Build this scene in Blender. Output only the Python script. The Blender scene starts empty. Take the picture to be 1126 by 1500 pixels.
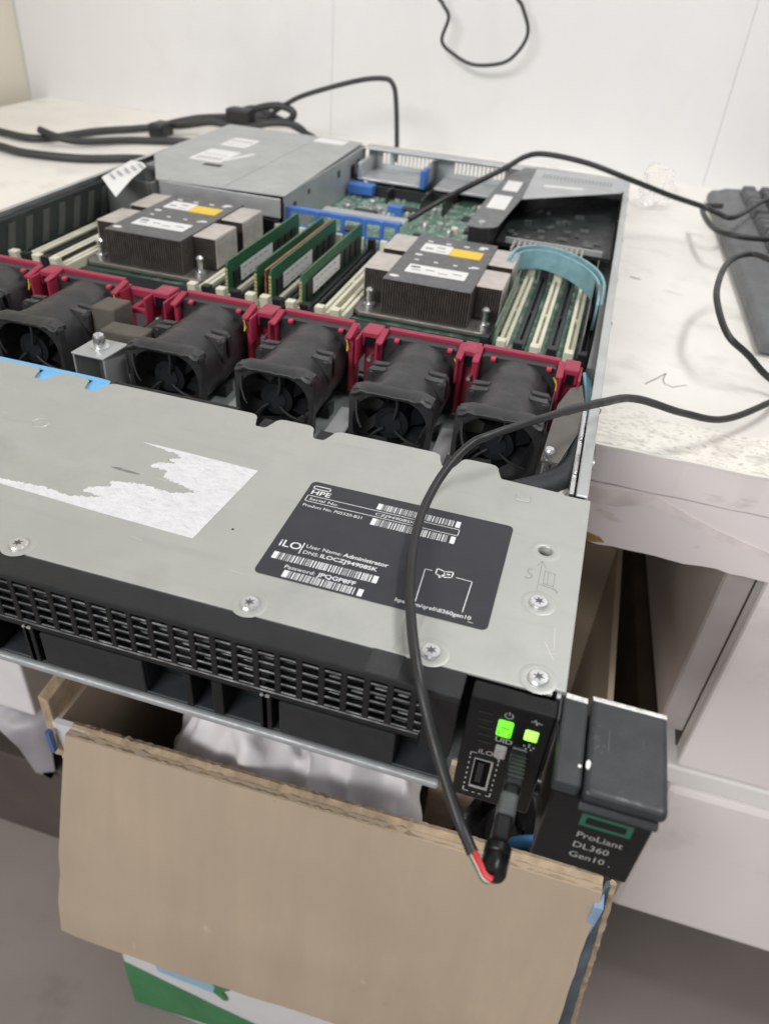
import bpy, bmesh, math, random
from mathutils import Vector, Matrix, noise
random.seed(7)
S = bpy.context.scene
C = S.collection
R = math.radians

# ------------------------------------------------------------------ camera
YAW, PITCH, ROLL = 0.233818885, 0.642452553, 0.086395857
cy, sy = math.cos(YAW), math.sin(YAW)
fw = Vector((-sy*math.cos(PITCH), cy*math.cos(PITCH), -math.sin(PITCH)))
rt = Vector((cy, sy, 0)); up = rt.cross(fw)
c_, s_ = math.cos(ROLL), math.sin(ROLL)
rx, ux = c_*rt + s_*up, -s_*rt + c_*up
cam_d = bpy.data.cameras.new('camera'); cam = bpy.data.objects.new('camera', cam_d); C.objects.link(cam)
M = Matrix((rx, ux, -fw)).transposed().to_4x4()
M.translation = Vector((0.197166756, -0.145976751, 0.216595276))
cam.matrix_world = M
cam_d.sensor_fit = 'VERTICAL'; cam_d.sensor_height = 24.0; cam_d.sensor_width = 18.0
cam_d.lens = 24.0*1114.82/1500.0
cam_d.clip_start = 0.01; cam_d.clip_end = 60
cam_d.dof.use_dof = True; cam_d.dof.focus_distance = 0.315; cam_d.dof.aperture_fstop = 8.5
S.camera = cam

# ------------------------------------------------------------------ light
W = bpy.data.worlds.new('World'); S.world = W; W.use_nodes = True
bg = W.node_tree.nodes['Background']; bg.inputs[0].default_value = (1.0, 0.995, 0.985, 1); bg.inputs[1].default_value = 0.40
def area(name, loc, target, sx, sy_, power, col):
    d = bpy.data.lights.new(name, 'AREA'); d.shape = 'RECTANGLE'; d.size = sx; d.size_y = sy_; d.energy = power; d.color = col
    o = bpy.data.objects.new(name, d); C.objects.link(o); o.location = loc
    o.rotation_euler = (Vector(target)-Vector(loc)).to_track_quat('-Z', 'Y').to_euler()
    return o
area('ceiling_or_fill_lamp', (0.72, 0.42, 1.75), (0.1, 0.5, 0), 0.9, 0.22, 18, (1.0, 0.99, 0.975))
area('ceiling_or_fill_lamp', (-0.55, -1.75, 1.30), (0.05, 0.35, -0.05), 1.3, 0.5, 42, (1.0, 0.995, 0.985))  # added fill lamp behind the camera, lifts front faces and the kneehole
S.view_settings.view_transform = 'Standard'; S.view_settings.look = 'None'
S.view_settings.exposure = -0.04; S.view_settings.gamma = 1.0
S.view_settings.use_curve_mapping = False
S.cycles.max_bounces = 8

# ------------------------------------------------------------------ materials
def lin(c):
    return tuple(((v/255)/12.92 if v/255 <= .04045 else ((v/255+.055)/1.055)**2.4) for v in c)
def mat(name, col, rough=.5, metal=0., var=.08, scale=60., bump=0., bscale=400., emit=None, trans=0., spec=.5, ior=1.45, rvar=.1, detail=5, coat=0.):
    """col is a linear rgb triple; var is how far a noise lightens and darkens it (wear and dirt)"""
    m = bpy.data.materials.new(name); m.use_nodes = True
    n = m.node_tree; p = n.nodes['Principled BSDF']
    p.inputs['Metallic'].default_value = metal
    p.inputs['IOR'].default_value = ior
    p.inputs['Specular IOR Level'].default_value = spec
    p.inputs['Transmission Weight'].default_value = trans
    p.inputs['Coat Weight'].default_value = coat
    tc = n.nodes.new('ShaderNodeTexCoord')
    nz = n.nodes.new('ShaderNodeTexNoise'); nz.inputs['Scale'].default_value = scale; nz.inputs['Detail'].default_value = detail
    n.links.new(tc.outputs['Object'], nz.inputs['Vector'])
    rmp = n.nodes.new('ShaderNodeMapRange'); rmp.inputs['From Min'].default_value = .3; rmp.inputs['From Max'].default_value = .7
    rmp.inputs['To Min'].default_value = 1-var; rmp.inputs['To Max'].default_value = 1+var
    n.links.new(nz.outputs['Fac'], rmp.inputs['Value'])
    mx = n.nodes.new('ShaderNodeVectorMath'); mx.operation = 'SCALE'; mx.inputs[0].default_value = col[:3]
    n.links.new(rmp.outputs[0], mx.inputs['Scale'])
    n.links.new(mx.outputs[0], p.inputs['Base Color'])
    r2 = n.nodes.new('ShaderNodeMapRange'); r2.inputs['From Min'].default_value = .3; r2.inputs['From Max'].default_value = .7
    r2.inputs['To Min'].default_value = max(.02, rough-rvar); r2.inputs['To Max'].default_value = min(1, rough+rvar)
    nz2 = n.nodes.new('ShaderNodeTexNoise'); nz2.inputs['Scale'].default_value = scale*2.7; nz2.inputs['Detail'].default_value = 4
    n.links.new(tc.outputs['Object'], nz2.inputs['Vector']); n.links.new(nz2.outputs['Fac'], r2.inputs['Value'])
    n.links.new(r2.outputs[0], p.inputs['Roughness'])
    if bump:
        nb = n.nodes.new('ShaderNodeTexNoise'); nb.inputs['Scale'].default_value = bscale; nb.inputs['Detail'].default_value = 4
        b = n.nodes.new('ShaderNodeBump'); b.inputs['Strength'].default_value = bump; b.inputs['Distance'].default_value = .001
        n.links.new(tc.outputs['Object'], nb.inputs['Vector']); n.links.new(nb.outputs['Fac'], b.inputs['Height']); n.links.new(b.outputs[0], p.inputs['Normal'])
    if emit:
        p.inputs['Emission Color'].default_value = (*emit[0], 1); p.inputs['Emission Strength'].default_value = emit[1]
    m['_mul'] = 1
    return m
def overlay(m, col, scale, lo, hi, stretch=(1, 1, 1), detail=8, box=None):
    """lay irregular marks of another colour (stains, chips, scratches) over a material; box = (axis, from, to) fades them in along an axis"""
    n = m.node_tree; p = n.nodes['Principled BSDF']
    src = p.inputs['Base Color'].links[0].from_socket
    tc = n.nodes.new('ShaderNodeTexCoord'); mp = n.nodes.new('ShaderNodeMapping'); mp.inputs['Scale'].default_value = stretch
    n.links.new(tc.outputs['Object'], mp.inputs['Vector'])
    nz = n.nodes.new('ShaderNodeTexNoise'); nz.inputs['Scale'].default_value = scale; nz.inputs['Detail'].default_value = detail; nz.inputs['Roughness'].default_value = .62
    n.links.new(mp.outputs[0], nz.inputs['Vector'])
    r = n.nodes.new('ShaderNodeMapRange'); r.inputs['From Min'].default_value = lo; r.inputs['From Max'].default_value = hi
    n.links.new(nz.outputs['Fac'], r.inputs['Value'])
    fac = r.outputs[0]
    if box:
        sp = n.nodes.new('ShaderNodeSeparateXYZ'); n.links.new(tc.outputs['Object'], sp.inputs[0])
        r3 = n.nodes.new('ShaderNodeMapRange'); r3.inputs['From Min'].default_value = box[1]; r3.inputs['From Max'].default_value = box[2]
        n.links.new(sp.outputs[box[0]], r3.inputs['Value'])
        mu = n.nodes.new('ShaderNodeMath'); mu.operation = 'MULTIPLY'; n.links.new(fac, mu.inputs[0]); n.links.new(r3.outputs[0], mu.inputs[1]); fac = mu.outputs[0]
    mix = n.nodes.new('ShaderNodeMix'); mix.data_type = 'RGBA'
    n.links.new(fac, mix.inputs['Factor']); n.links.new(src, mix.inputs[6]); mix.inputs[7].default_value = (*col, 1)
    n.links.new(mix.outputs[2], p.inputs['Base Color'])
    return m

m_cover = mat('zinc_plated_sheet', (.46, .47, .445), .48, .5, .05, 25, .02, 900)
overlay(m_cover, (.39, .395, .38), 26, .55, .80)
overlay(m_cover, (.42, .43, .41), 60, .56, .76, (.25, 2.2, 1), 6)
overlay(m_cover, (.54, .55, .53), 190, .69, .75, (.15, 1.6, 1), 3)
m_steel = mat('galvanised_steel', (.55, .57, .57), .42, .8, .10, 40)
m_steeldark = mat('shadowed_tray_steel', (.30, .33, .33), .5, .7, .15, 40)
m_lip = mat('bright_steel_lip', (.36, .37, .38), .58, .35, .12, 140)
m_black = mat('black_textured_plastic', (.018, .019, .021), .48, 0, .2, 80, .06, 1500)
m_blackgloss = mat('black_satin_plastic', (.006, .0065, .007), .36, 0, .2, 60, spec=.3)
m_bezel = mat('charcoal_bezel_paint', (.013, .0145, .016), .45, 0, .15, 60, .05, 1800)
m_ear = mat('worn_black_ear_paint', (.030, .034, .037), .42, .1, .2, 120, .08, 900)
overlay(m_ear, (.22, .22, .22), 170, .72, .78)
m_fan = mat('matt_black_fan_plastic', (.028, .028, .030), .40, 0, .22, 70, .05, 700)
overlay(m_fan, (.075, .072, .070), 45, .52, .78)
m_fandark = mat('black_rotor_plastic', (.007, .008, .010), .45, 0, .2, 70)
m_red = mat('maroon_clip_plastic', (.32, .028, .065), .42, 0, .12, 60)
m_redhot = mat('red_rubber_mount', (.52, .03, .07), .5, 0, .1, 60)
m_pcb = mat('green_circuit_board', (.085, .19, .135), .42, 0, .35, 130)
overlay(m_pcb, (.30, .38, .33), 90, .50, .60)
m_dimmpcb = mat('memory_board_green', (.020, .105, .050), .4, 0, .2, 150)
m_chip = mat('black_chip_epoxy', (.018, .018, .020), .45, 0, .15, 100)
m_gold = mat('gilt_board_edge', (.50, .48, .22), .4, .3, .2, 300)
m_copper = mat('copper_spreader', (.62, .25, .12), .35, .8, .1, 100)
m_cream = mat('cream_slot_plastic', (.68, .66, .52), .45, 0, .06, 100)
m_slotblack = mat('black_slot_plastic', (.016, .017, .018), .4, 0, .1, 100)
m_nickel = mat('nickel_fins', (.50, .455, .42), .42, .2, .12, 120)
m_findark = mat('dusty_fin_stack', (.115, .10, .092), .48, .45, .25, 200)
m_plate = mat('dark_heatsink_plate', (.115, .115, .12), .42, .2, .12, 80)
m_base = mat('heatsink_base_metal', (.20, .185, .17), .45, .6, .15, 80)
m_paper = mat('white_label_paper', (.72, .72, .72), .55, 0, .03, 60)
m_torn = mat('torn_paper_pulp', (.64, .64, .655), .8, 0, .05, 160, .9, 420)
overlay(m_torn, (.52, .52, .54), 210, .56, .72, (1, 2, 1))
m_yellow = mat('yellow_warning_label', (.78, .52, .04), .5, 0, .04, 60)
m_blue = mat('blue_touchpoint_plastic', (.055, .17, .52), .42, 0, .12, 60)
m_bluefilm = mat('pale_blue_film', (.14, .42, .72), .35, 0, .08, 60)
m_teal = mat('teal_ribbon_cable', (.22, .40, .45), .45, 0, .15, 140)
m_sky = mat('light_blue_wire', (.25, .52, .62), .4, 0, .1, 100)
m_sleeve = mat('black_braided_sleeve', (.020, .022, .026), .6, 0, .2, 300, .2, 1500)
m_foam = mat('brown_foam_block', (.095, .085, .070), .8, 0, .2, 60, .3, 300)
m_psu = mat('power_cage_steel', (.43, .445, .445), .45, .45, .07, 30)
m_riser = mat('riser_bracket_steel', (.50, .52, .53), .42, .55, .06, 40)
m_riserdark = mat('dark_riser_insulator', (.14, .145, .15), .45, .1, .1, 40)
m_label = mat('dark_product_label', (.034, .036, .043), .46, 0, .06, 40, spec=.35)
m_ink = mat('white_print', (.72, .72, .74), .5, 0, .02, 60)
m_greyink = mat('grey_print', (.36, .36, .36), .5, 0, .05, 60)
m_greenink = mat('green_emblem_ink', (.015, .10, .062), .45, 0, .1, 60)
m_engrave = mat('dark_scribed_line', (.22, .215, .20), .6, 0, .1, 60)
m_led = mat('green_lit_led', (.1, .8, .05), .3, 0, .0, 60, emit=((.20, .95, .015), .95))
m_ledhot = mat('green_lit_led_core', (.4, .9, .2), .3, 0, .0, 60, emit=((.34, 1.0, .07), 1.15))
m_ledoff = mat('unlit_green_led', (.04, .10, .06), .3, 0, .1, 60)
m_uid = mat('clear_grey_button', (.32, .31, .31), .25, 0, .15, 300)
m_cable = mat('black_cable_jacket', (.020, .020, .021), .42, 0, .2, 60, .05, 300)
m_cablegrey = mat('dusty_black_cable', (.040, .041, .043), .5, 0, .2, 40)
m_wr = mat('red_wire', (.55, .03, .04), .4); m_wg = mat('green_wire', (.02, .14, .05), .4); m_ww = mat('white_wire', (.62, .6, .56), .45)
m_screw = mat('zinc_screw', (.70, .71, .72), .28, .9, .1, 400)
m_screwdark = mat('screw_recess', (.12, .12, .125), .5, .6, .1, 300)
m_kb = mat('grey_keyboard_plastic', (.12, .125, .132), .5, 0, .1, 40, .05, 900)
m_key = mat('charcoal_keycap', (.075, .078, .084), .45, 0, .1, 60, .05, 900)
m_clear = mat('clear_plastic_film', (.97, .97, .97), .15, 0, 0, 60, trans=1.0, ior=1.10)
m_bag = mat('translucent_white_plastic', (.70, .665, .685), .48, 0, .05, 12, .15, 120)
m_grill = mat('black_perforated_steel', (.006, .007, .008), .36, .1, .2, 120)

m_wall = mat('white_painted_wall', (.79, .78, .785), .42, 0, .045, 2.2, .03, 30)
overlay(m_wall, (.73, .72, .735), 6, .48, .80)
overlay(m_wall, (.78, .765, .76), 22, .52, .72)
overlay(m_wall, (.60, .585, .58), 34, .70, .80, (1, 1, .35))
m_sidewall = mat('cream_painted_wall', (.74, .69, .58), .5, 0, .03, 4)
m_desk = mat('worn_white_laminate', (.80, .775, .725), .40, 0, .04, 6, .04, 60)
overlay(m_desk, (.60, .57, .53), 26, .54, .78)
overlay(m_desk, (.70, .67, .62), 7, .45, .75)
overlay(m_desk, (.48, .45, .42), 190, .66, .78, (1, 2.2, 1), 6)
m_deskfront = mat('chipped_white_edge', (.80, .735, .735), .5, 0, .04, 8, .05, 80)
overlay(m_deskfront, (.50, .42, .37), 20, .63, .76, (1, 1, 2.2))
m_deskworn = mat('worn_speckled_laminate', (.80, .77, .70), .5, 0, .05, 12, .1, 200)
overlay(m_deskworn, (.52, .49, .45), 260, .52, .66, (1, 1.5, 1), 5)
overlay(m_deskworn, (.55, .52, .47), 60, .50, .68, (1, 1.5, 1), 6)
m_cab = mat('white_cabinet_laminate', (.80, .755, .745), .45, 0, .03, 6, .03, 60)
overlay(m_cab, (.55, .50, .47), 9, .58, .82)
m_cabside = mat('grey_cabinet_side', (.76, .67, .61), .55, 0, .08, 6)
m_cabdark = mat('brown_board', (.085, .068, .060), .6, 0, .2, 8)
m_floor = mat('grey_vinyl_floor', (.27, .235, .22), .48, 0, .16, 4, .04, 60)
overlay(m_floor, (.15, .135, .13), 7, .60, .76)
overlay(m_floor, (.09, .08, .08), 40, .71, .76)
m_card = mat('brown_cardboard', (.435, .345, .255), .8, 0, .05, 14, .08, 300)
overlay(m_card, (.385, .305, .225), 10, .45, .80, (3, 1, .6))
overlay(m_card, (.41, .325, .24), 30, .45, .85, (3, 1, .25), 4)
overlay(m_card, (.33, .25, .18), 70, .72, .80, (1, 1, .6), 6)
overlay(m_card, (.60, .49, .385), 45, .68, .78, (1, 1, .5), 6)
m_cardedge = mat('torn_corrugated_edge', (.40, .30, .20), .85, 0, .25, 120, .5, 500)
m_white = mat('white_carton_print', (.66, .65, .67), .5, 0, .05, 20)
m_cgreen = mat('green_carton_print', (.045, .20, .075), .5, 0, .12, 30)
m_cblue = mat('light_blue_carton_print', (.28, .47, .62), .5, 0, .05, 20)
m_cslate = mat('slate_carton_print', (.10, .13, .16), .55, 0, .35, 40)
m_purple = mat('grey_plastic_bag', (.30, .28, .31), .4, 0, .15, 20, .2, 60)

# ------------------------------------------------------------------ mesh helpers
class B:
    def __init__(s): s.bm = bmesh.new()
    def box(s, x0, x1, y0, y1, z0, z1):
        v = [s.bm.verts.new(p) for p in ((x0,y0,z0),(x1,y0,z0),(x1,y1,z0),(x0,y1,z0),(x0,y0,z1),(x1,y0,z1),(x1,y1,z1),(x0,y1,z1))]
        for f in ((0,3,2,1),(4,5,6,7),(0,1,5,4),(1,2,6,5),(2,3,7,6),(3,0,4,7)): s.bm.faces.new([v[i] for i in f])
        return s
    def hexa(s, pts):
        v = [s.bm.verts.new(p) for p in pts]
        for f in ((0,3,2,1),(4,5,6,7),(0,1,5,4),(1,2,6,5),(2,3,7,6),(3,0,4,7)): s.bm.faces.new([v[i] for i in f])
        return s
    def quad(s, *pts): s.bm.faces.new([s.bm.verts.new(p) for p in pts]); return s
    def prism(s, outer, h0, h1, holes=(), axis=2):
        """polygon (with holes) in the plane across axis, extruded from h0 to h1"""
        def P(a, b, h): return {2: (a, b, h), 1: (a, h, b), 0: (h, a, b)}[axis]
        t = bmesh.new(); ed = []
        for loop in [outer]+list(holes):
            vs = [t.verts.new(P(a, b, h0)) for a, b in loop]
            ed += [t.edges.new((vs[i], vs[(i+1) % len(vs)])) for i in range(len(vs))]
        bmesh.ops.triangle_fill(t, use_beauty=True, use_dissolve=False, edges=ed)
        ex = bmesh.ops.extrude_face_region(t, geom=t.faces[:])
        d = Vector(P(0, 0, h1-h0))
        for e in ex['geom']:
            if isinstance(e, bmesh.types.BMVert): e.co += d
        bmesh.ops.recalc_face_normals(t, faces=t.faces[:])
        me = bpy.data.meshes.new('t'); t.to_mesh(me); t.free(); s.bm.from_mesh(me); bpy.data.meshes.remove(me)
        return s
    def cyl(s, p0, p1, r0, r1=None, n=20, cap=True):
        r1 = r0 if r1 is None else r1
        p0, p1 = Vector(p0), Vector(p1); ax = (p1-p0).normalized()
        a = ax.orthogonal().normalized(); b = ax.cross(a)
        A = [s.bm.verts.new(p0+(a*math.cos(2*math.pi*i/n)+b*math.sin(2*math.pi*i/n))*r0) for i in range(n)]
        Bv = [s.bm.verts.new(p1+(a*math.cos(2*math.pi*i/n)+b*math.sin(2*math.pi*i/n))*r1) for i in range(n)]
        for i in range(n): s.bm.faces.new((A[i], A[(i+1) % n], Bv[(i+1) % n], Bv[i]))
        if cap: s.bm.faces.new(A[::-1]); s.bm.faces.new(Bv)
        return s
    def lathe(s, c, axis, prof, n=28):
        """prof = [(radius, height along axis)]"""
        c = Vector(c); ax = Vector(axis).normalized(); a = ax.orthogonal().normalized(); b = ax.cross(a); rings = []
        for r, h in prof:
            if r < 1e-7: rings.append([s.bm.verts.new(c+ax*h)])
            else: rings.append([s.bm.verts.new(c+ax*h+(a*math.cos(2*math.pi*i/n)+b*math.sin(2*math.pi*i/n))*r) for i in range(n)])
        for p, q in zip(rings, rings[1:]):
            for i in range(n):
                j = (i+1) % n
                if len(p) == 1 and len(q) == 1: continue
                if len(p) == 1: s.bm.faces.new((p[0], q[j], q[i]))
                elif len(q) == 1: s.bm.faces.new((p[i], p[j], q[0]))
                else: s.bm.faces.new((p[i], p[j], q[j], q[i]))
        return s
    def tube(s, pts, r, n=12, sub=8, flat=1.0, upv=None):
        P = [Vector(p) for p in pts]; path = []
        for i in range(len(P)-1):
            a, b, c, d = P[max(i-1, 0)], P[i], P[i+1], P[min(i+2, len(P)-1)]
            for k in range(sub):
                t = k/sub
                path.append(.5*((2*b)+(c-a)*t+(2*a-5*b+4*c-d)*t*t+(3*b-a-3*c+d)*t**3))
        path.append(P[-1]); nrm = None; prev = None
        for i, p in enumerate(path):
            t = (path[min(i+1, len(path)-1)]-path[max(i-1, 0)])
            t = t.normalized() if t.length > 1e-9 else Vector((0, 0, 1))
            if upv is not None: nrm = (Vector(upv)-t*Vector(upv).dot(t)).normalized()
            elif nrm is None: nrm = t.orthogonal().normalized()
            else: nrm = (nrm-t*nrm.dot(t)).normalized()
            b = t.cross(nrm); rr = r[min(int(i/sub), len(r)-1)] if isinstance(r, (list, tuple)) else r
            ring = [s.bm.verts.new(p+(nrm*math.cos(2*math.pi*k/n)*flat+b*math.sin(2*math.pi*k/n))*rr) for k in range(n)]
            if prev:
                for k in range(n): s.bm.faces.new((prev[k], prev[(k+1) % n], ring[(k+1) % n], ring[k]))
            else: s.bm.faces.new(ring[::-1])
            prev = ring
        s.bm.faces.new(prev)
        return s
    def tilt(s, k, z0=.043, y=0.):
        for v in s.bm.verts: v.co.y += y - (z0-v.co.z)*k
        return s
    def jitter(s, a, scale=200.):
        for v in s.bm.verts: v.co += noise.noise_vector(v.co*scale)*a
        return s
    def build(s, name, m, parent=None, bevel=0., smooth=None, seg=2, ground=False):
        bmesh.ops.recalc_face_normals(s.bm, faces=s.bm.faces[:])
        off = Vector((0, 0, 0))
        if parent is None:
            xs = [v.co for v in s.bm.verts]
            off = Vector(((min(v.x for v in xs)+max(v.x for v in xs))/2, (min(v.y for v in xs)+max(v.y for v in xs))/2, min(v.z for v in xs)))
            for v in s.bm.verts: v.co -= off
        me = bpy.data.meshes.new(name); s.bm.to_mesh(me); s.bm.free(); me.materials.append(m)
        o = bpy.data.objects.new(name, me); C.objects.link(o); o.location = off
        if parent is not None: o.parent = parent
        if smooth is not None:
            me.polygons.foreach_set('use_smooth', [True]*len(me.polygons)); me.set_sharp_from_angle(angle=R(smooth))
        if bevel:
            bv = o.modifiers.new('bevel', 'BEVEL'); bv.width = bevel; bv.segments = seg; bv.limit_method = 'ANGLE'; bv.angle_limit = R(40)
        return o
def thing(name, label, cat, loc=(0, 0, 0), group=None):
    o = bpy.data.objects.new(name, None); C.objects.link(o); o.location = loc; o.empty_display_size = .02
    o['label'] = label; o['category'] = cat
    if group: o['group'] = group
    return o
def tag(o, label, cat, group=None):
    o['label'] = label; o['category'] = cat
    if group: o['group'] = group
    return o
def rel(o, parent):
    """parent a mesh built in world coordinates under an Empty that is not at the origin"""
    o.parent = parent; o.matrix_parent_inverse = parent.matrix_world.inverted(); return o
def put(b, name, m, t, **k):
    """build a part of thing t whose vertices were given in world coordinates"""
    for v in b.bm.verts: v.co -= t.location
    return b.build(name, m, t, **k)
def copy_part(o, parent, loc):
    c = o.copy(); C.objects.link(c); c.parent = parent; c.location = loc
    for ch in [x for x in o.children]:
        d = ch.copy(); C.objects.link(d); d.parent = c
    return c
def rrect(x0, x1, y0, y1, r, n=5):
    out = []
    for cx, cyy, a0 in ((x1-r, y1-r, 0), (x0+r, y1-r, 90), (x0+r, y0+r, 180), (x1-r, y0+r, 270)):
        for i in range(n+1):
            a = R(a0+90*i/n); out.append((cx+r*math.cos(a), cyy+r*math.sin(a)))
    return out
def circ(x, y, r, n=24): return [(x+r*math.cos(2*math.pi*i/n), y+r*math.sin(2*math.pi*i/n)) for i in range(n)]
def text_verts(body, size, origin, xdir, ydir, bold=0., align='LEFT', sx=1.):
    cu = bpy.data.curves.new('t', 'FONT'); cu.body = body; cu.size = size; cu.offset = bold; cu.align_x = align; cu.resolution_u = 3
    ob = bpy.data.objects.new('t', cu); C.objects.link(ob)
    dg = bpy.context.evaluated_depsgraph_get(); dg.update()
    me = bpy.data.meshes.new_from_object(ob.evaluated_get(dg))
    X, Y, O = Vector(xdir), Vector(ydir), Vector(origin)
    vs = [O+X*v.co.x*sx+Y*v.co.y for v in me.vertices]; fs = [tuple(p.vertices) for p in me.polygons]
    bpy.data.objects.remove(ob); bpy.data.curves.remove(cu); bpy.data.meshes.remove(me)
    return vs, fs
def text(b, body, size, origin, xdir=(1, 0, 0), ydir=(0, 1, 0), bold=0., align='LEFT', sx=1.):
    vs, fs = text_verts(body, size, origin, xdir, ydir, bold, align, sx)
    bv = [b.bm.verts.new(v) for v in vs]
    for f in fs:
        try: b.bm.faces.new([bv[i] for i in f])
        except ValueError: pass
    return b
def strip(b, pts, w, z):
    """a printed line of width w along points in the xy plane"""
    for p, q in zip(pts, pts[1:]):
        p, q = Vector(p), Vector(q); d = (q-p).normalized(); n = Vector((-d.y, d.x))*w/2; p2 = p-d*w/2; q2 = q+d*w/2
        b.quad((*(p2-n), z), (*(q2-n), z), (*(q2+n), z), (*(p2+n), z))
    return b
def barcode(b, x0, x1, y0, y1, z, seed):
    rr = random.Random(seed); x = x0; e = .0018
    b.quad((x0, y0, z), (x0+e, y0, z), (x0+e, y1, z), (x0, y1, z)); b.quad((x1-e, y0, z), (x1, y0, z), (x1, y1, z), (x1-e, y1, z))
    x = x0+e+.00025
    while x < x1-e-.0008:
        w = rr.choice((.0002, .0002, .00035, .0005)); b.quad((x, y0, z), (x+w, y0, z), (x+w, y1, z), (x, y1, z)); x += w+rr.choice((.00025, .0004, .0006))
    return b

# ------------------------------------------------------------------ setting
fl = B().box(-3, 3, -3, 3, -.62, -.60).build('floor', m_floor); fl['kind'] = 'structure'
wl = thing('back_wall', 'white painted wall behind the opened server with faint vertical panel seams', 'wall', (0, .93, -.6))
wall_main = B()
for x0, x1 in ((-.648, -.1802), (-.1798, .3093), (.3097, 1.6)): wall_main.box(x0, x1, .93, 1.03, -.6, 1.2)
put(wall_main, 'panel', m_wall, wl)
put(B().box(-.649, 1.6, .9325, .98, -.6, 1.2), 'panel_seam', mat('pale_wall_joint', (.75, .74, .735), .6), wl)
sw = B().box(-.75, -.65, -.2, .93, -.6, 1.2).build('side_wall', m_sidewall); tag(sw, 'cream side wall meeting the white wall at the far left corner', 'wall')

# ------------------------------------------------------------------ desk
desk = thing('desk', 'worn white laminate desk under the server with a chipped front edge', 'desk', (.1, .58, -.6))
dt = B(); N = 90
# ragged front edge: the slab is a polygon whose front side wanders by a millimetre
rr = random.Random(3)
front = []
for i in range(161):
    x = 1.1-i*(1.72/160); front.append((x, .243+noise.noise(Vector((x*45, 0, 3)))*.0013+noise.noise(Vector((x*160, 5, 3)))*.0007))
dt.prism([(-.62, .2428), (-.62, .93), (1.1, .93)]+front, -.0030, -.0012)
put(dt, 'tabletop', m_desk, desk, bevel=.0006)
put(B().prism([(-.62, .2434), (-.62, .93), (1.1, .93)]+[(a, b_+.0005) for a, b_ in front], -.0255, -.0031), 'edge_band', m_deskfront, desk, bevel=.0008)
pen = B(); strip(pen, [(.2487, .3324), (.2530, .3395), (.2552, .3426), (.2618, .3541)], .0010, -.00105); strip(pen, [(.2618, .3541), (.2600, .3440), (.2610, .3380), (.2660, .3349), (.2747, .3419)], .0008, -.00105); strip(pen, [(.2335, .5415), (.2365, .5400), (.2410, .5390)], .0022, -.00105); strip(pen, [(.262, .52), (.275, .515)], .0006, -.00105)
put(pen, 'pen_mark', mat('grey_pen_mark', (.30, .28, .27), .6), desk)
wo = B()
pf = []; pb = []
for i in range(60):
    x = .16+i*.0165; pf.append((x, .2452)); pb.append((x, .290+.026*noise.noise(Vector((x*26, 1, 0)))+.014*noise.noise(Vector((x*80, 2, 0)))))
wo.prism(pf+pb[::-1], -.0012, -.0009)
put(wo, 'worn_patch', m_deskworn, desk)
ap = B(); low = []
for i in range(201):
    x = 1.1-i*(1.72/200); low.append((x, -.070+noise.noise(Vector((x*60, 0, 9)))*.0016+abs(noise.noise(Vector((x*25, 0, 4))))*.002))
ap.prism([(-.62, -.0265), (1.1, -.0265)]+low, .2436, .262, axis=1)
put(ap, 'apron', m_deskfront, desk, bevel=.0012)
put(B().prism([(.222, -.0655), (.226, -.0632), (.233, -.0628), (.240, -.0645), (.243, -.0672), (.236, -.0685), (.224, -.0690)], .2427, .2436, axis=1), 'chip', mat('bare_chipboard', (.32, .19, .07), .8, 0, .3, 200), desk)
tp = B()   # peeling tape and torn film along the apron
tp.prism([(.22, -.030), (.262, -.027), (.300, -.041), (.345, -.052), (.42, -.060), (.42, -.062), (.34, -.055), (.298, -.045), (.262, -.0335), (.243, -.040), (.22, -.041)], .2429, .2435, axis=1)
put(tp, 'peeling_tape', mat('peeling_tape_film', (.74, .665, .655), .4, 0, .18, 60), desk)
# pedestal on the right
put(B().box(.3252, .3420, .2722, .2732, -.244, -.071), 'carcass_edge', mat('shade_grey_edging', (.42, .385, .375), .5, 0, .1, 30), desk)  # edge of the white carcass, its shade put into the grey colour
put(B().box(.3425, 1.05, .253, .2725, -.262, -.074), 'cabinet_door', m_cab, desk, bevel=.003)
put(B().box(.343, 1.05, .250, .272, -.468, -.2835), 'drawer_front', m_cab, desk, bevel=.006)
put(B().box(.335, 1.05, .2525, .30, -.2825, -.263), 'shelf_edge', mat('pale_shelf_edging', (.80, .78, .76), .5, 0, .05, 20), desk, bevel=.002)
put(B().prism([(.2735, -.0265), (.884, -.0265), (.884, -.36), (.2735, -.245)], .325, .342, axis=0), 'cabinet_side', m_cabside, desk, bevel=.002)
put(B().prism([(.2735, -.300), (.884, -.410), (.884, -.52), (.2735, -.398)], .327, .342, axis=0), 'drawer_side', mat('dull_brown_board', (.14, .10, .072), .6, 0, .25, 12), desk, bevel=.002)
put(B().box(.3425, 1.05, .2735, .884, -.470, -.0265), 'cabinet_body', m_cabdark, desk)
for fx, fy in ((.38, .84), (.98, .84)): put(B().box(fx-.02, fx+.02, fy, fy+.04, -.6, -.4705), 'cabinet_foot', m_cabdark, desk)
put(B().box(-.62, .3245, .885, .90, -.6, -.0265), 'back_panel', mat('near_black_board', (.035, .034, .036), .6, 0, .3, 8), desk)
put(B().box(-.62, -.58, .2635, .62, -.6, -.0265), 'leg_panel', m_cab, desk)

# ------------------------------------------------------------------ server
srv = thing('rack_server', 'opened slim rack server lying on the desk, its silver drive cover overhanging the front edge', 'server')
WX, H = .2175, .043
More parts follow.
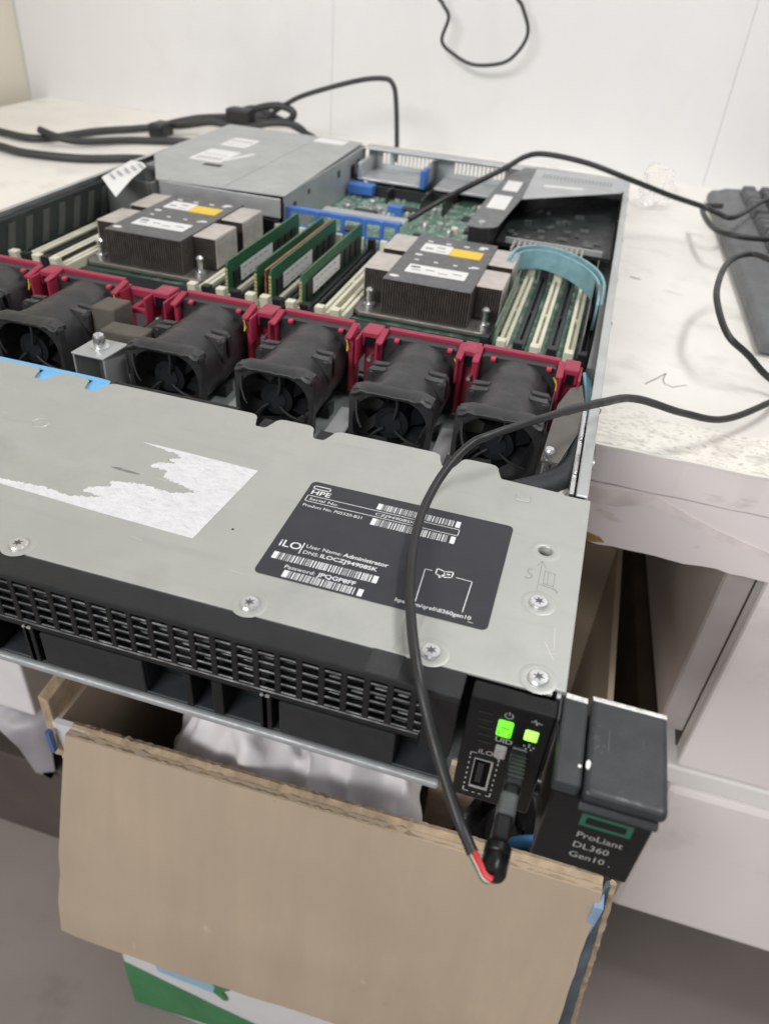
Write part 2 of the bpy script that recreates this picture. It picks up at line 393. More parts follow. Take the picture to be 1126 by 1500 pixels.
# tray and walls
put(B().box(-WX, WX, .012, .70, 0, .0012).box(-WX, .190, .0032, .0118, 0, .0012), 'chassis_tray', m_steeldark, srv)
put(B().box(-WX, .188, .0000, .0030, -.0018, .0014), 'tray_lip', m_lip, srv, bevel=.0012, seg=3)
for sx in (-1, 1):
    x0, x1 = (WX-.0012, WX) if sx > 0 else (-WX, -WX+.0012)
    w = put(B().box(x0, x1, .0125, .70, .0012, .0418), 'side_wall', m_steel, srv)
    lip = B().box(WX-.0050, WX, .1195, .70, .0418, .0430) if sx > 0 else B().box(-WX, -WX+.0035, .1195, .70, .0418, .0430)
    lip.build('folded_lip', m_steel, w, bevel=.0006)
    st = B()
    for y in (.16, .215, .335, .42, .52, .60, .66):
        st.cyl((sx*WX, y, .034), (sx*(WX+.0016), y, .034), .0022, n=14)
    st.build('side_stud', m_screw, w, smooth=40)
sl = B()
for y in (.30, .36, .40, .56): sl.box(WX-.0013, WX-.0011+.0014, y, y+.012, .030, .034)
put(sl, 'side_slot', m_chip, srv)
ib = B().box(WX-.0075, WX-.0052, .125, .20, .006, .0395).box(WX-.0072, WX-.0055, .14, .155, .0395, .0412).box(WX-.0072, WX-.0055, .17, .19, .0395, .0415)
put(ib, 'inner_bracket', m_screw, srv, bevel=.0004)
# inner dark liners
put(B().box(-WX+.0014, -WX+.006, .14, .45, .0012, .0385), 'air_duct_wall', mat('dark_green_duct_plastic', (.030, .038, .036), .45, 0, .2, 60), srv, bevel=.001)
zz = B()
for i in range(7): zz.hexa([(-.2115, .315+i*.02, .012), (-.2105, .315+i*.02, .012), (-.2105, .322+i*.02, .012), (-.2115, .322+i*.02, .012), (-.2115, .323+i*.02, .034), (-.2105, .323+i*.02, .034), (-.2105, .330+i*.02, .034), (-.2115, .330+i*.02, .034)])
put(zz, 'duct_rib', mat('grey_duct_rib', (.085, .09, .085), .5), srv)

# ---- top cover
FY, RY, XR = .012, .1195, .2187
cov_hole = circ(.205, .0785, .0026)
main_poly = [(-WX, FY), (.2148, FY), (.2148, .0145), (XR, .0145), (XR, .1175), (.2085, .1175), (.2078, .1186), (.2065, .1186), (.1845, .1195), (-WX, .1195)]
cover = put(B().prism(main_poly, .0418, .0430, [cov_hole]), 'drive_cover', m_cover, srv, bevel=.0004)
def tabs(spans):
    b = B()
    for x0, x1 in spans:
        y0, y1, r = .1197, .1295, .004
        p = [(x0-.0028, y0), (x0-.0016, y0+.0012), (x0, y1-r)] + [(x0+r-r*math.cos(a), y1-r+r*math.sin(a)) for a in (.4, .8, 1.2, 1.57)] \
            + [(x1-r+r*math.sin(a), y1-r+r*math.cos(a)) for a in (0, .4, .8, 1.2)] + [(x1, y1-r), (x1+.0016, y0+.0012), (x1+.0028, y0)]
        b.prism(p, .0414, .0426)
    return b
tabs([(-.21, -.158), (-.147, -.105), (-.094, -.0410), (-.0320, -.0145), (-.0055, .0705), (.0788, .0975), (.1060, .1548), (.1632, .1800)]).build('cover_tab', m_cover, cover, bevel=.0003)
sk = B().box(XR-.0011, XR, .0147, .1173, .030, .0417); sk.build('cover_skirt', m_cover, cover)
B().lathe((.205, .0785, .0430), (0, 0, 1), [(.0026, -.004), (.0026, .0), (.0030, .00035), (.0048, .0001), (.0060, .00002)], 32).build('hole_rim', m_cover, cover, smooth=60)
B().lathe((-.0110, .0862, .0430), (0, 0, 1), [(.0030, .00003), (.0034, .0004), (.0036, .0004), (.0041, .00003)], 32).build('emboss_ring', m_cover, cover, smooth=60)
B().box(.1895, .1955, .1065, .1110, .0429, .0434).build('emboss_pad', m_cover, cover, bevel=.0005)
def screw(x, y, z=.0430, r=.0033):
    b = B().lathe((x, y, z), (0, 0, 1), [(r, .0001), (r, .0006), (r*.84, .0011), (r*.45, .0012), (0, .0012)], 30)
    s0 = b.build('screw', m_screw, cover, smooth=35)
    B().lathe((x, y, z), (0, 0, 1), [(r*1.8, .00003), (r*1.6, .00022), (r*1.25, .00012), (r, .00010)], 30).build('screw_dimple', m_cover, cover, smooth=60)
    return s0
first = screw(.2100, .0168)
tor = []
for i in range(12):
    a = 2*math.pi*i/12+.3; rr_ = .0033*(.56 if i % 2 else .24); tor.append((.2100+rr_*math.cos(a), .0168+rr_*math.sin(a)))
for (x, y) in ((.2100, .0168), (.2060, .0500), (.1770, .0160), (.1168, .0160), (.0318, .0152), (-.055, .0155), (-.14, .0155), (-.205, .05)):
    if (x, y) != (.2100, .0168): screw(x, y)
for (x, y) in ((.2100, .0168), (.2060, .0500), (.1770, .0160), (.1168, .0160), (.0318, .0152), (-.055, .0155), (-.14, .0155), (-.205, .05)):
    B().prism([(a-.2100+x, b_-.0168+y) for a, b_ in tor], .0440, .04425).build('torx_recess', m_screwdark, cover)
# scribed marks beside the hole and small scratches
mk = B(); Z = .04305
strip(mk, [(.2018, .0668), (.2004, .0664), (.2002, .0650), (.2012, .0640), (.2022, .0632), (.2018, .0618), (.2004, .0612), (.1998, .0620)], .00022, Z)
strip(mk, [(.2030, .0690), (.2046, .0722), (.2064, .0690)], .00020, Z); strip(mk, [(.2046, .0722), (.2046, .0560)], .00014, Z)
strip(mk, [(.2062, .0672), (.2098, .0668), (.2098, .0600), (.2062, .0604), (.2062, .0672)], .00018, Z); strip(mk, [(.2074, .067), (.2076, .0602)], .00014, Z)
strip(mk, [(.2050, .0596), (.2110, .0586)], .00018, Z); strip(mk, [(.2104, .0584), (.2116, .0578), (.2110, .0570)], .00016, Z)
mk.build('scribed_mark', m_engrave, cover)
sc = B()
for x0, y0, x1, y1, w in ((.0640, .0330, .0690, .0322, .00014), (.1040, .0290, .1085, .0284, .00014), (.086, .083, .0905, .0826, .0001), (.2100, .0330, .2135, .0260, .00022), (.2110, .0280, .2140, .0285, .00018), (.2125, .0400, .2133, .0300, .00014)):
    strip(sc, [(x0, y0), (x1, y1)], w, Z)
sc.build('scratch', mat('bright_scratch', (.75, .75, .73), .4, .5), cover)
gk = B().prism([(.0336, .0683), (.0375, .0690), (.0425, .0684), (.0470, .0680), (.0462, .0672), (.0410, .0671), (.0360, .0676)], .04302, .04306)
gk.build('glue_smear', mat('dark_grey_smear', (.20, .20, .21), .5, 0, .3, 300), cover)
B().prism(circ(.0951, .0494, .0005, 10), .04302, .04310).build('speck', m_chip, cover)

put(B().box(.1655, .1715, .0130, .0305, .04302, .04308), 'clear_tape', mat('clear_tape_on_cover', (.36, .365, .34), .2, .2, .1, 200), srv)
# ---- torn paper sticker
def rag(pts, amp, seed):
    rr = random.Random(seed); out = []
    for p, q, torn in pts:
        n = max(2, int((Vector(q)-Vector(p)).length/.0006)) if torn else 1
        for i in range(n):
            t = i/n; d = (Vector(q)-Vector(p)); nn = Vector((-d.y, d.x)).normalized()
            o = nn*((rr.random()-.5)*amp if torn and i else 0)
            out.append((p[0]+d.x*t+o.x, p[1]+d.y*t+o.y))
    return out
pp = [(-.030, .0478), (.0004, .0459), (.0170, .0472), (.0300, .0458), (.0419, .0494), (.0322, .0503), (.0345, .0535), (.0412, .0560), (.0395, .0595), (.0520, .0622), (.0640, .0609), (.0725, .0646), (.0660, .0668), (.0566, .0690), (.0550, .0738), (.0472, .0739), (.0478, .0755), (.0500, .0778), (.0568, .0795), (.0510, .0810), (.0560, .0835), (.0540, .0855), (.0450, .0875), (.0360, .0889), (.0525, .0886), (.0883, .0872), (.0844, .0394), (.0477, .0408), (.0027, .0431), (-.030, .0448)]
torn = [1]*23+[0]*7
sticker = B().prism(rag([(pp[i], pp[(i+1) % 30], torn[i]) for i in range(30)], .0011, 4), .04302, .04316)
put(sticker, 'torn_sticker', m_torn, srv)

# ---- product label
lab = put(B().prism(rrect(.1112, .1918, .0310, .0886, .0022), .04302, .04322), 'product_label', m_label, srv)
ZL = .04327
tx = B()
strip(tx, [(.1132, .0858), (.1198, .0858), (.1198, .0838), (.1132, .0838), (.1132, .0858)], .0005, ZL)
text(tx, 'HPE', .0040, (.1131, .0802, ZL), bold=.00006, sx=1.15)
strip(tx, [(.1128, .0790), (.1728, .0790), (.1728, .0752), (.1128, .0752), (.1128, .0790)], .0003, ZL)
text(tx, 'Serial No.', .0024, (.1140, .0762, ZL), sx=1.25)
barcode(tx, .1400, .1725, .0800, .0838, ZL, 1)
text(tx, 'CZJ94908SK', .0024, (.1405, .0762, ZL), sx=1.25)
text(tx, 'Product No. P05520-B21', .0024, (.1130, .0718, ZL), sx=.98)
barcode(tx, .1405, .1725, .0700, .0742, ZL, 2)
text(tx, 'iLO', .0052, (.1136, .0468, ZL), bold=.00004, sx=1.05)
strip(tx, [(.1222, .0510), (.1222, .0452)], .0004, ZL)
text(tx, 'User Name: ', .0026, (.1232, .0490, ZL), sx=1.05); text(tx, 'Administrator', .0028, (.1372, .0490, ZL), bold=.00005, sx=1.02)
text(tx, 'DNS: ', .0026, (.1232, .0456, ZL), sx=1.05); text(tx, 'ILOCZJ94908SK', .0028, (.1296, .0456, ZL), bold=.00005, sx=1.10)
barcode(tx, .1140, .1522, .0397, .0434, ZL, 3)
text(tx, 'Password: ', .0026, (.1202, .0362, ZL), sx=1.05); text(tx, 'JPQGP8FF', .0028, (.1324, .0362, ZL), bold=.00005, sx=1.12)
barcode(tx, .1210, .1494, .0318, .0353, ZL, 4)
# frame lines and manual icon above the (left out) square code; address below it
strip(tx, [(.1668, .0362), (.1660, .0530), (.1684, .0530)], .0003, ZL); strip(tx, [(.1772, .0524), (.1828, .0522), (.1826, .0366)], .0003, ZL)
strip(tx, [(.1700, .0548), (.1728, .0540), (.1757, .0548), (.1757, .0518), (.1728, .0510), (.1700, .0518), (.1700, .0548)], .00045, ZL); strip(tx, [(.1728, .0540), (.1728, .0524)], .0003, ZL)
strip(tx, [(.1716, .0506), (.1734, .0528), (.1746, .0530)], .0007, ZL)
text(tx, 'hpe.com/qref/dl360gen10', .00250, (.1602, .0338, ZL), bold=.00003, sx=1.0)
strip(tx, [(.1852, .0328), (.1868, .0327)], .0002, ZL)
tx.build('lettering', m_ink, lab)

# ---- bezel strip and grille
put(B().box(-WX, .1895, .0016, .0118, .0400, .0428), 'bezel_strip', m_bezel, srv, bevel=.0006)
put(B().box(.16, .170, .0021, .0119, .04282, .04292), 'clear_tape', mat('grey_tape_film', (.030, .031, .033), .3, 0, .1, 200), srv)
g = B(); gz0, gz1 = .0216, .0418; GP = .0040
p0 = .0397-.0073*32-.00265
for k in range(6):
    z = gz0+k*GP; g.box(-WX, .1895, .0022, .0036, z-.00060, z+.00060)
xx = p0
while xx < .180:
    if xx > -WX: g.box(xx-.0011, xx+.0011, .0020, .0038, gz0-.0004, gz1)
    xx += .0073
g.box(.1790, .1893, .0019, .0039, .0150, gz1+.0006)
g.box(-WX, .1790, .0018, .0040, .0412, .0422).box(-WX, .1790, .0019, .0039, .0185, .0212)
put(g, 'front_grille', m_grill, srv, bevel=.0003, seg=1)
gb = B(); rr = random.Random(12)  # random bright slivers behind the slots, standing in for glints on inner lips
xx = p0
while xx < .176:
    if xx > -.21:
        for k in range(5):
            if rr.random() < (.62-.11*k): continue
            z = gz0+k*GP+rr.choice((-.0003, .0002, .0006)); xa = xx+.0014+rr.random()*.0012; xb = xx+.0058-rr.random()*.0012; t = .0002+rr.random()*.0003
            gb.hexa([(xa, .0046, z), (xb, .0046, z), (xb, .0065, z+.0004), (xa, .0065, z+.0004), (xa, .0046, z+t), (xb, .0046, z+t), (xb, .0065, z+.0004+t), (xa, .0065, z+.0004+t)])
    xx += .0073
gbo = put(gb, 'louvre_glint', mat('bright_glint_metal', (.55, .58, .60), .22, .85, .9, 150), srv); gbo['kind'] = 'stuff'
put(B().box(-.2155, .187, .0125, .0140, .0013, .0417), 'bay_backing', mat('dark_bay_interior', (.012, .016, .017), .4, 0, .3, 60), srv)
for k in range(-2, 2):
    o = k*.0885
    bl = B().box(.0440+o, .0834+o, .0012, .0030, .0026, .0182).box(.0815+o, .0834+o, .0030, .011, .0026, .0180)
    put(bl, 'drive_blank', m_bezel, srv, bevel=.0006)
    for xd, w in ((.0378, .0036), (.0985, .0026), (.1085, .0040), (.1255, .0032)):
        xd2 = xd+o
        if k == 1 and xd > .09: continue
        put(B().box(xd2, xd2+w, .0016, .011, .0020, .0186), 'bay_divider', m_blackgloss, srv, bevel=.0004)
        if xd > .12 or xd < .04: put(B().box(xd2+.0005, xd2+w-.0005, .0012, .0024, .0187, .0196), 'divider_cap', m_uid, srv, bevel=.0002)
put(B().box(-WX+.001, .188, .0032, .0124, .0013, .0019), 'bay_shelf', mat('slate_bay_shelf', (.045, .05, .057), .5, .3, .2, 60), srv)

# ---- control module (leaned face)
K = .0
def mp(x, z, d=0.):        # point on the module's face
    return (x, .0040-(.043-z)*K-d, z)
mo = B().box(.1920, .2172, .0, .0105, -.0062, .0428)
for v in mo.bm.verts:
    if v.co.y < .005: v.co.y = .0040-(.043-v.co.z)*K
mod = put(mo, 'control_module', m_blackgloss, srv, bevel=.0008)
put(B().hexa([(.2172, .0105, -.0055), (.2178, .0105, -.0055), (.2178, .012, -.0055), (.2172, .012, -.0055), (.2172, .0035, .043), (.2178, .0035, .043), (.2178, .012, .043), (.2172, .012, .043)]), 'module_edge', m_ear, srv)
vs = B()
for k in range(5):
    z = .0372-k*.0033; x = .1952+k*.00035
    vs.hexa([mp(x, z-.0004, .00005), mp(x+.0042, z-.0004, .00005), mp(x+.0042, z-.0004, -.001), mp(x, z-.0004, -.001), mp(x, z+.0002, .0003), mp(x+.0042, z+.0002, .0003), mp(x+.0042, z+.0002, -.001), mp(x, z+.0002, -.001)])
vs.build('vent_louvre', m_ear, mod)
def facebox(b, x0, x1, z0, z1, d0, d1):
    return b.hexa([mp(x0, z0, d1), mp(x1, z0, d1), mp(x1, z0, d0), mp(x0, z0, d0), mp(x0, z1, d1), mp(x1, z1, d1), mp(x1, z1, d0), mp(x0, z1, d0)])
bmk = facebox(facebox(facebox(B(), .2026, .2050, .0334, .0341, .0010, .00112), .2019, .2024, .0300, .0322, .0010, .00112), .2050, .2055, .0300, .0322, .0010, .00112).build('button_mark', mat('darker_green_button_mark', (.05, .35, .03), .3, emit=((.12, .62, .01), .55)), mod)
pbn = facebox(B(), .2014, .2060, .0292, .0360, -.0005, .0010).build('power_button', m_led, mod, bevel=.0006)
facebox(B(), .2096, .2136, .0300, .0346, -.0005, .0004).build('health_light', m_ledhot, mod, bevel=.0004)
facebox(B(), .2094, .2124, .0208, .0245, -.0005, .0003).build('network_light', m_ledoff, mod, bevel=.0003)
facebox(B(), .2023, .2060, .0186, .0246, -.0005, .0010).build('identity_button', m_uid, mod, bevel=.0007)
po = B()
for a in ((.1970, .1974, .0012, .0152), (.2023, .2031, .0012, .0152), (.1970, .2031, .0003, .0014), (.1970, .2031, .0150, .0154)): facebox(po, *a, -.004, .0004)
po.build('usb_port', m_screw, mod, bevel=.0002)
facebox(B(), .19745, .20225, .0015, .0149, -.003, .00008).build('port_mouth', mat('port_cavity_black', (.002, .002, .002), .6, spec=.1), mod)
facebox(B(), .1985, .2004, .0035, .0135, -.003, .00025).build('port_tongue', m_chip, mod)
ic = B()
def fstrip(pts, w):
    for (x0, z0), (x1, z1) in zip(pts, pts[1:]):
        d = Vector((x1-x0, z1-z0)); d.normalize(); n = Vector((-d.y, d.x))*w/2
        ic.quad(mp(x0-n.x, z0-n.y, .00006), mp(x1-n.x, z1-n.y, .00006), mp(x1+n.x, z1+n.y, .00006), mp(x0+n.x, z0+n.y, .00006))
arc = [(.2040+.0012*math.sin(a), .0384+.0012*math.cos(a)) for a in [0.6+i*(2*math.pi-1.2)/10 for i in range(11)]]
fstrip(arc, .0003); fstrip([(.2040, .0401), (.2040, .0386)], .0003)
fstrip([(.2104, .0386), (.2112, .0386), (.2117, .0398), (.2122, .0374), (.2126, .0390), (.2129, .0385), (.2138, .0385)], .0003)
for x, z in ((.2104, .0272), (.2118, .0272), (.2132, .0272), (.2111, .0260), (.2126, .0260), (.2118, .0282)): fstrip([(x-.0003, z), (x+.0003, z)], .0006)
YD = Vector(mp(0, 1)) - Vector(mp(0, 0))
text(ic, 'UID', .0030, mp(.2016, .0258, .00006), ydir=YD, bold=.00004, sx=1.05)
text(ic, 'iLO', .0030, mp(.1976, .0180, .00006), ydir=YD, bold=.00004, sx=1.05)
for pts in ([(.1956, .0160), (.1956, .0176), (.1974, .0176)], [(.2036, .0176), (.2044, .0176), (.2044, .0160)], [(.1956, -.0006), (.1956, -.0026), (.1974, -.0026)], [(.2030, -.0026), (.2044, -.0026), (.2044, -.0006)]): fstrip(pts, .00045)
for i in range(6):
    z = .0012+i*.0027
    fstrip([(.1956, z-.0005), (.1956, z+.0005)], .0005); fstrip([(.2044, z-.0005), (.2044, z+.0005)], .0005)
for x in (.1990, .2010): fstrip([(x-.0005, -.0026), (x+.0005, -.0026)], .00045)
ic.build('printed_icons', m_greyink, mod)

# ---- rack ear
ear = put(B().prism([(.2190, .0055), (.2466, .0045), (.2470, .0376), (.2190, .0380)], -.0160, .0130, axis=1), 'rack_ear', m_blackgloss, srv, bevel=.0008)
B().box(.2182, .2256, -.0165, .0140, .0382, .0428).build('ear_cap', m_ear, ear, bevel=.0009)
B().box(.2262, .2480, -.0178, .0155, .0385, .0430).build('latch_lever', m_ear, ear, bevel=.0016, seg=3)
lf = B().prism([(-.0162, .0352), (-.0184, .0358), (-.0188, .0366), (-.0176, .0382), (-.0160, .0382)], .2262, .2468, axis=0)
lf.build('lever_finger_ledge', m_ear, ear, bevel=.0007)
wp = B().box(.2266, .2476, .0140, .0157, .04282, .04318).box(.2188, .2252, .0124, .0142, .04262, .04298)
wp.jitter(.0003, 900).build('worn_edge', mat('bare_worn_metal', (.62, .62, .60), .4, .6, .35, 500), ear, bevel=.0003)
cp = B().prism([(.2262+a*.0012, -.0090+b_*.0016) for a, b_ in ((0, -.6), (.5, -1), (.9, -.4), (1, .5), (.5, 1), (0, .5))], .0430, .0433).prism(circ(.2246, -.0100, .0005, 8), .0428, .0430)
cp.build('paint_chip', mat('white_chipped_paint', (.85, .85, .82), .5), ear)
sc2 = B()
rr = random.Random(5)
for x, y, dx, dy, w in ((.2318, -.0028, .0001, .0075, .00011), (.2285, .0048, .0007, .0009, .00010), (.2272, .0002, .0022, .0004, .00010), (.2276, .0010, .0013, .0006, .00008), (.2282, -.0030, .0009, .0014, .00012), (.2298, -.0042, .0005, .0008, .00014), (.2270, .0040, .0004, -.0008, .00008), (.2302, -.0018, .0006, .0007, .00009), (.2340, -.0112, .0012, .0001, .00007), (.2410, .0010, .0002, .0030, .00006)):
    strip(sc2, [(x, y), (x+dx, y+dy)], w, .04304)
sc2.build('fine_scratch', mat('grey_scratch', (.15, .15, .15), .5), ear)
em = B(); YF = -.01606
def ring_xz(b, x0, x1, z0, z1, w, y, sh=0.):
    for a in ((x0, x1, z0, z0+w), (x0, x1, z1-w, z1), (x0, x0+w*1.15, z0+w, z1-w), (x1-w*1.15, x1, z0+w, z1-w)):
        b.quad((a[0], y, a[2]), (a[1], y, a[2]), (a[1], y, a[3]), (a[0], y, a[3]))
ring_xz(em, .2284, .2422, .0262, .0318, .0013, YF)
em.build('emblem', m_greenink, ear)
et = B()
for i, s in enumerate(('ProLiant', 'DL360', 'Gen10 .')):
    text(et, s, .0038, (.2288, YF, .0206-i*.0050), xdir=(1, 0, 0), ydir=(0, 0, 1), sx=.98)
et.build('ear_lettering', m_greyink, ear)

# ---- blue film peeking out behind the cover
bf = B().prism([(-.20, .1300), (-.0062, .1300), (-.0074, .1330), (-.014, .1338), (-.20, .1345)], .0408, .0412).box(-.0415, -.0325, .1188, .1300, .0406, .0411).box(-.0150, -.0060, .1180, .1300, .0406, .0411)
put(bf, 'blue_film', m_bluefilm, srv)
put(B().box(-.0060, .058, .1305, .1350, .036, .0405).box(.099, .106, .118, .131, .036, .0402).box(.072, .0785, .117, .131, .036, .0402).box(.156, .163, .120, .134, .034, .0398), 'cover_seal', m_blackgloss, srv)
put(B().box(-.2155, .2145, .1085, .1180, .0013, .0395), 'backplane', mat('dark_backplane', (.02, .026, .026), .5, 0, .3, 60), srv)

# ---- fans
FZ = .0405
def make_fan():
    b = B()
    # front frame with a wide mouth and a worn, slightly sagging hood above it
    fr = [(x, z) for x, z in rrect(-.0216, .0216, .0015, FZ-.0008, .0048, 4)]
    mouth = [(.0192*math.copysign(abs(math.cos(t))**.8, math.cos(t)), .0198+.0172*math.copysign(abs(math.sin(t))**.8, math.sin(t))) for t in [2*math.pi*i/36 for i in range(36)]]
    b.prism(fr, 0, .0050, [mouth], axis=1)
    n = 24; prev = None
    for i in range(n+1):
        u = i/n*2-1; x = u*.0208; w = .0006*noise.noise(Vector((x*300, 1, 2))); dz = -.0022*max(0, abs(u)-.72)/.28
        ring = [b.bm.verts.new((x, -.0012+w, .0368+dz)), b.bm.verts.new((x, -.0022+w, .0388+dz+w)), b.bm.verts.new((x, .0016, .0404+dz+w)), b.bm.verts.new((x, .0080, .0398+dz)), b.bm.verts.new((x, .0080, .0370+dz))]
        if prev:
            for k in range(5): b.bm.faces.new((prev[k], prev[(k+1) % 5], ring[(k+1) % 5], ring[k]))
        else: b.bm.faces.new(ring)
        prev = ring
    b.bm.faces.new(prev[::-1])
    zc = .0200
    def barrel(secs):
        n = 40; prev = None
        for y, r, flat in secs:
            ring = []
            for i in range(n):
                a = 2*math.pi*i/n; x = r*math.cos(a); z = zc+r*math.sin(a); z = min(z, flat); x = max(-.0209, min(.0209, x)); z = max(.0015, z)
                ring.append(b.bm.verts.new((x, y, z)))
            if prev:
                for i in range(n): b.bm.faces.new((prev[i], prev[(i+1) % n], ring[(i+1) % n], ring[i]))
            prev = ring
    barrel([(.0045, .0216, .0395), (.0080, .0212, .0402), (.0150, .0205, .0405), (.0290, .0205, .0405), (.0340, .0205, .0405), (.0480, .0203, .0405), (.0560, .0208, .0408), (.0620, .0214, .0410)])
    lug = [(-.0214, .0240), (-.0214, .0352), (-.0196, .0374), (-.0105, .0380), (-.0165, .0300)]
    for y0, y1 in ((.0262, .0300), (.0335, .0368)):
        b.prism(lug, y0, y1, axis=1); b.prism([(-x, z) for x, z in lug], y0, y1, axis=1)
    lug2 = [(-.0212, .0015), (-.0212, .0090), (-.0120, .0015)]
    b.prism(lug2, .0270, .0360, axis=1); b.prism([(-x, z) for x, z in lug2], .0270, .0360, axis=1)
    b.prism(rrect(-.0215, .0215, .0015, .0412, .003, 3), .0600, .0660, [circ(0, .0208, .0178, 24)], axis=1)
    b.cyl((-.0186, .0258, .0345), (-.0186, .0375, .0345), .0019, n=12); b.cyl((.0186, .0258, .0345), (.0186, .0375, .0345), .0019, n=12)
    return b
hood = B()   # worn front bar above the mouth, a little prouder than the frame
def fan_at(x, first=None):
    if first is None:
        f = make_fan().build('fan', m_fan, srv, bevel=.0007, smooth=35)
        rb = B().cyl((0, .004, .0208), (0, .020, .0208), .0088, n=28)
        for k in range(7):
            a = 2*math.pi*k/7; c, s = math.cos(a), math.sin(a)
            def Q(r, da, y): return (r*math.cos(a+da), y, .0208+r*math.sin(a+da))
            rb.hexa([Q(.0085, 0, .006), Q(.0168, .25, .0055), Q(.0168, .27, .0062), Q(.0085, .05, .0068), Q(.0085, .55, .017), Q(.0168, .95, .016), Q(.0168, .97, .0167), Q(.0085, .6, .0178)])
        rb.build('rotor', m_fandark, f, smooth=40)
        B().cyl((0, .0032, .0208), (0, .0040, .0208), .0052, n=24).build('hub_cap', mat('charcoal_hub_cap', (.014, .016, .020), .35), f)
        gd = B()
        for a in (1.1, 3.6, 5.4):
            pts = [(r*math.cos(a+.35*(r/.018)), .0022-.0006*math.sin(r/.018*3.1), .0208+r*math.sin(a+.35*(r/.018))) for r in (.004, .008, .012, .0185)]
            gd.tube(pts, .00075, 8, 4)
        gd.build('finger_guard', m_fan, f, smooth=60)
        cl = B()
        cl.tube([(-.0178, -.0006, .0330), (-.0172, -.0016, .0270), (-.0158, -.0018, .0215), (-.0148, -.0008, .0180)], .0010, 8, 5, flat=.5)
        cl.build('wire_clip', mat('glossy_black_clip', (.05, .05, .055), .12, 0, .1, 60, coat=.6), f, smooth=60)
        ln = B()
        ln.box(-.0212, .0212, .0668, .0698, .0355, .0434)
        ln.box(-.0245, -.0218, .0560, .0700, .0045, .0400).box(.0218, .0245, .0560, .0700, .0045, .0400)
        ln.hexa([(-.0243, .052, .0385), (-.0205, .052, .0385), (-.0205, .0668, .0395), (-.0243, .0668, .0395), (-.0243, .052, .0405), (-.0205, .052, .0405), (-.0205, .0668, .0432), (-.0243, .0668, .0432)])
        ln.hexa([(.0205, .052, .0385), (.0243, .052, .0385), (.0243, .0668, .0395), (.0205, .0668, .0395), (.0205, .052, .0405), (.0243, .052, .0405), (.0243, .0668, .0432), (.0205, .0668, .0432)])
        ln.build('fan_carrier', m_red, f, bevel=.0007)
        pb_ = B().box(-.0150, -.0122, .0560, .0592, .0400, .0420).box(.0150, .0178, .0560, .0592, .0400, .0420)
        pb_.build('rubber_mount', m_redhot, f, bevel=.0006)
        wr = B()
        for k in range(3): wr.tube([(.0196+k*.0006, .0560, .0375-k*.001), (.0216+k*.0003, .0540, .0360-k*.001), (.0222, .0520, .0320)], (.00032), 6, 4)
        wr.build('fan_lead', m_yellow, f, smooth=60)
        f.location = (x, .1780, .0)
        return f
    c = copy_part(first, srv, (x, .1780, .0))
    for ch in c.children:
        if ch.name.startswith('rotor'):
            a = rr_f.random()*6.28; ch.rotation_euler = (0, a, 0)
            cc = Vector((0, 0, .0208)); ch.location = cc-Matrix.Rotation(a, 3, 'Y')@cc
    return c
rr_f = random.Random(31)
fan0 = fan_at(.1725)
for x in (.1185, .0560, -.0060, -.0895, -.1480, -.2000): fan_at(x, fan0)
# red latch blocks between the fans
for x, w in ((.2005, .0082), (.1458, .0092), (.0893, .0100), (.0260, .0100), (-.0400, .0110), (-.1165, .0100), (-.172, .008)):
    b = B().box(x-w/2, x+w/2, .2370, .2500, .0335, .0425).box(x-w/2-.0015, x-w/2, .2290, .2470, .0250, .0408).box(x+w/2, x+w/2+.0015, .2290, .2470, .0250, .0408).box(x-w/2, x+w/2, .2440, .2475, .0040, .0335)
    o = put(b, 'fan_latch', m_red, srv, bevel=.0012)
    B().box(x-w/2+.002, x+w/2-.002, .2362, .2371, .0342, .0395).build('latch_window', m_blackgloss, o)
put(B().box(-.0650, -.0465, .2440, .2472, .0340, .0395).box(-.0650, -.0465, .2300, .2326, .0300, .0335).box(-.0580, -.0545, .2326, .2440, .0300, .0330), 'fan_bridge', m_red, srv, bevel=.0010)
for x in (.0893, .1458, .0260):
    put(B().cyl((x+.002, .2362, .0300), (x+.002, .2285, .0300), .0012, n=10), 'locating_pin', m_screw, srv, smooth=40)
# metal bits on the floor between cover and fans
fb = B()
for x in (.0280, .0865, .1450): fb.box(x-.0055, x+.0055, .150, .215, .004, .0055)
put(fb, 'floor_rail', m_psu, srv, bevel=.0006)
# bracket with thumb nut
tbk = put(B().prism([(-.0503, .1625), (-.0311, .1622), (-.0291, .1830), (-.0488, .1835)], .0338, .0350).box(-.0500, -.0488, .1630, .183, .0012, .0338).box(-.0325, -.0313, .163, .183, .0012, .0338).box(-.0490, -.0310, .1815, .1827, .0012, .0338), 'thumbscrew_bracket', m_psu, srv, bevel=.0004)
B().lathe((-.0400, .1735, .0350), (0, 0, 1), [(.0048, 0), (.0048, .0008), (.0032, .0010), (.0032, .0055), (.0026, .0072), (.0012, .0080), (0, .0082)], 24).build('thumb_nut', m_screw, tbk, smooth=40)
put(B().lathe((.1985, .1530, .0012), (0, 0, 1), [(.0022, 0), (.0022, .0385), (.0026, .0386), (.0026, .0400), (.0018, .0410), (0, .0411)], 20), 'guide_post', m_screw, srv, smooth=40)
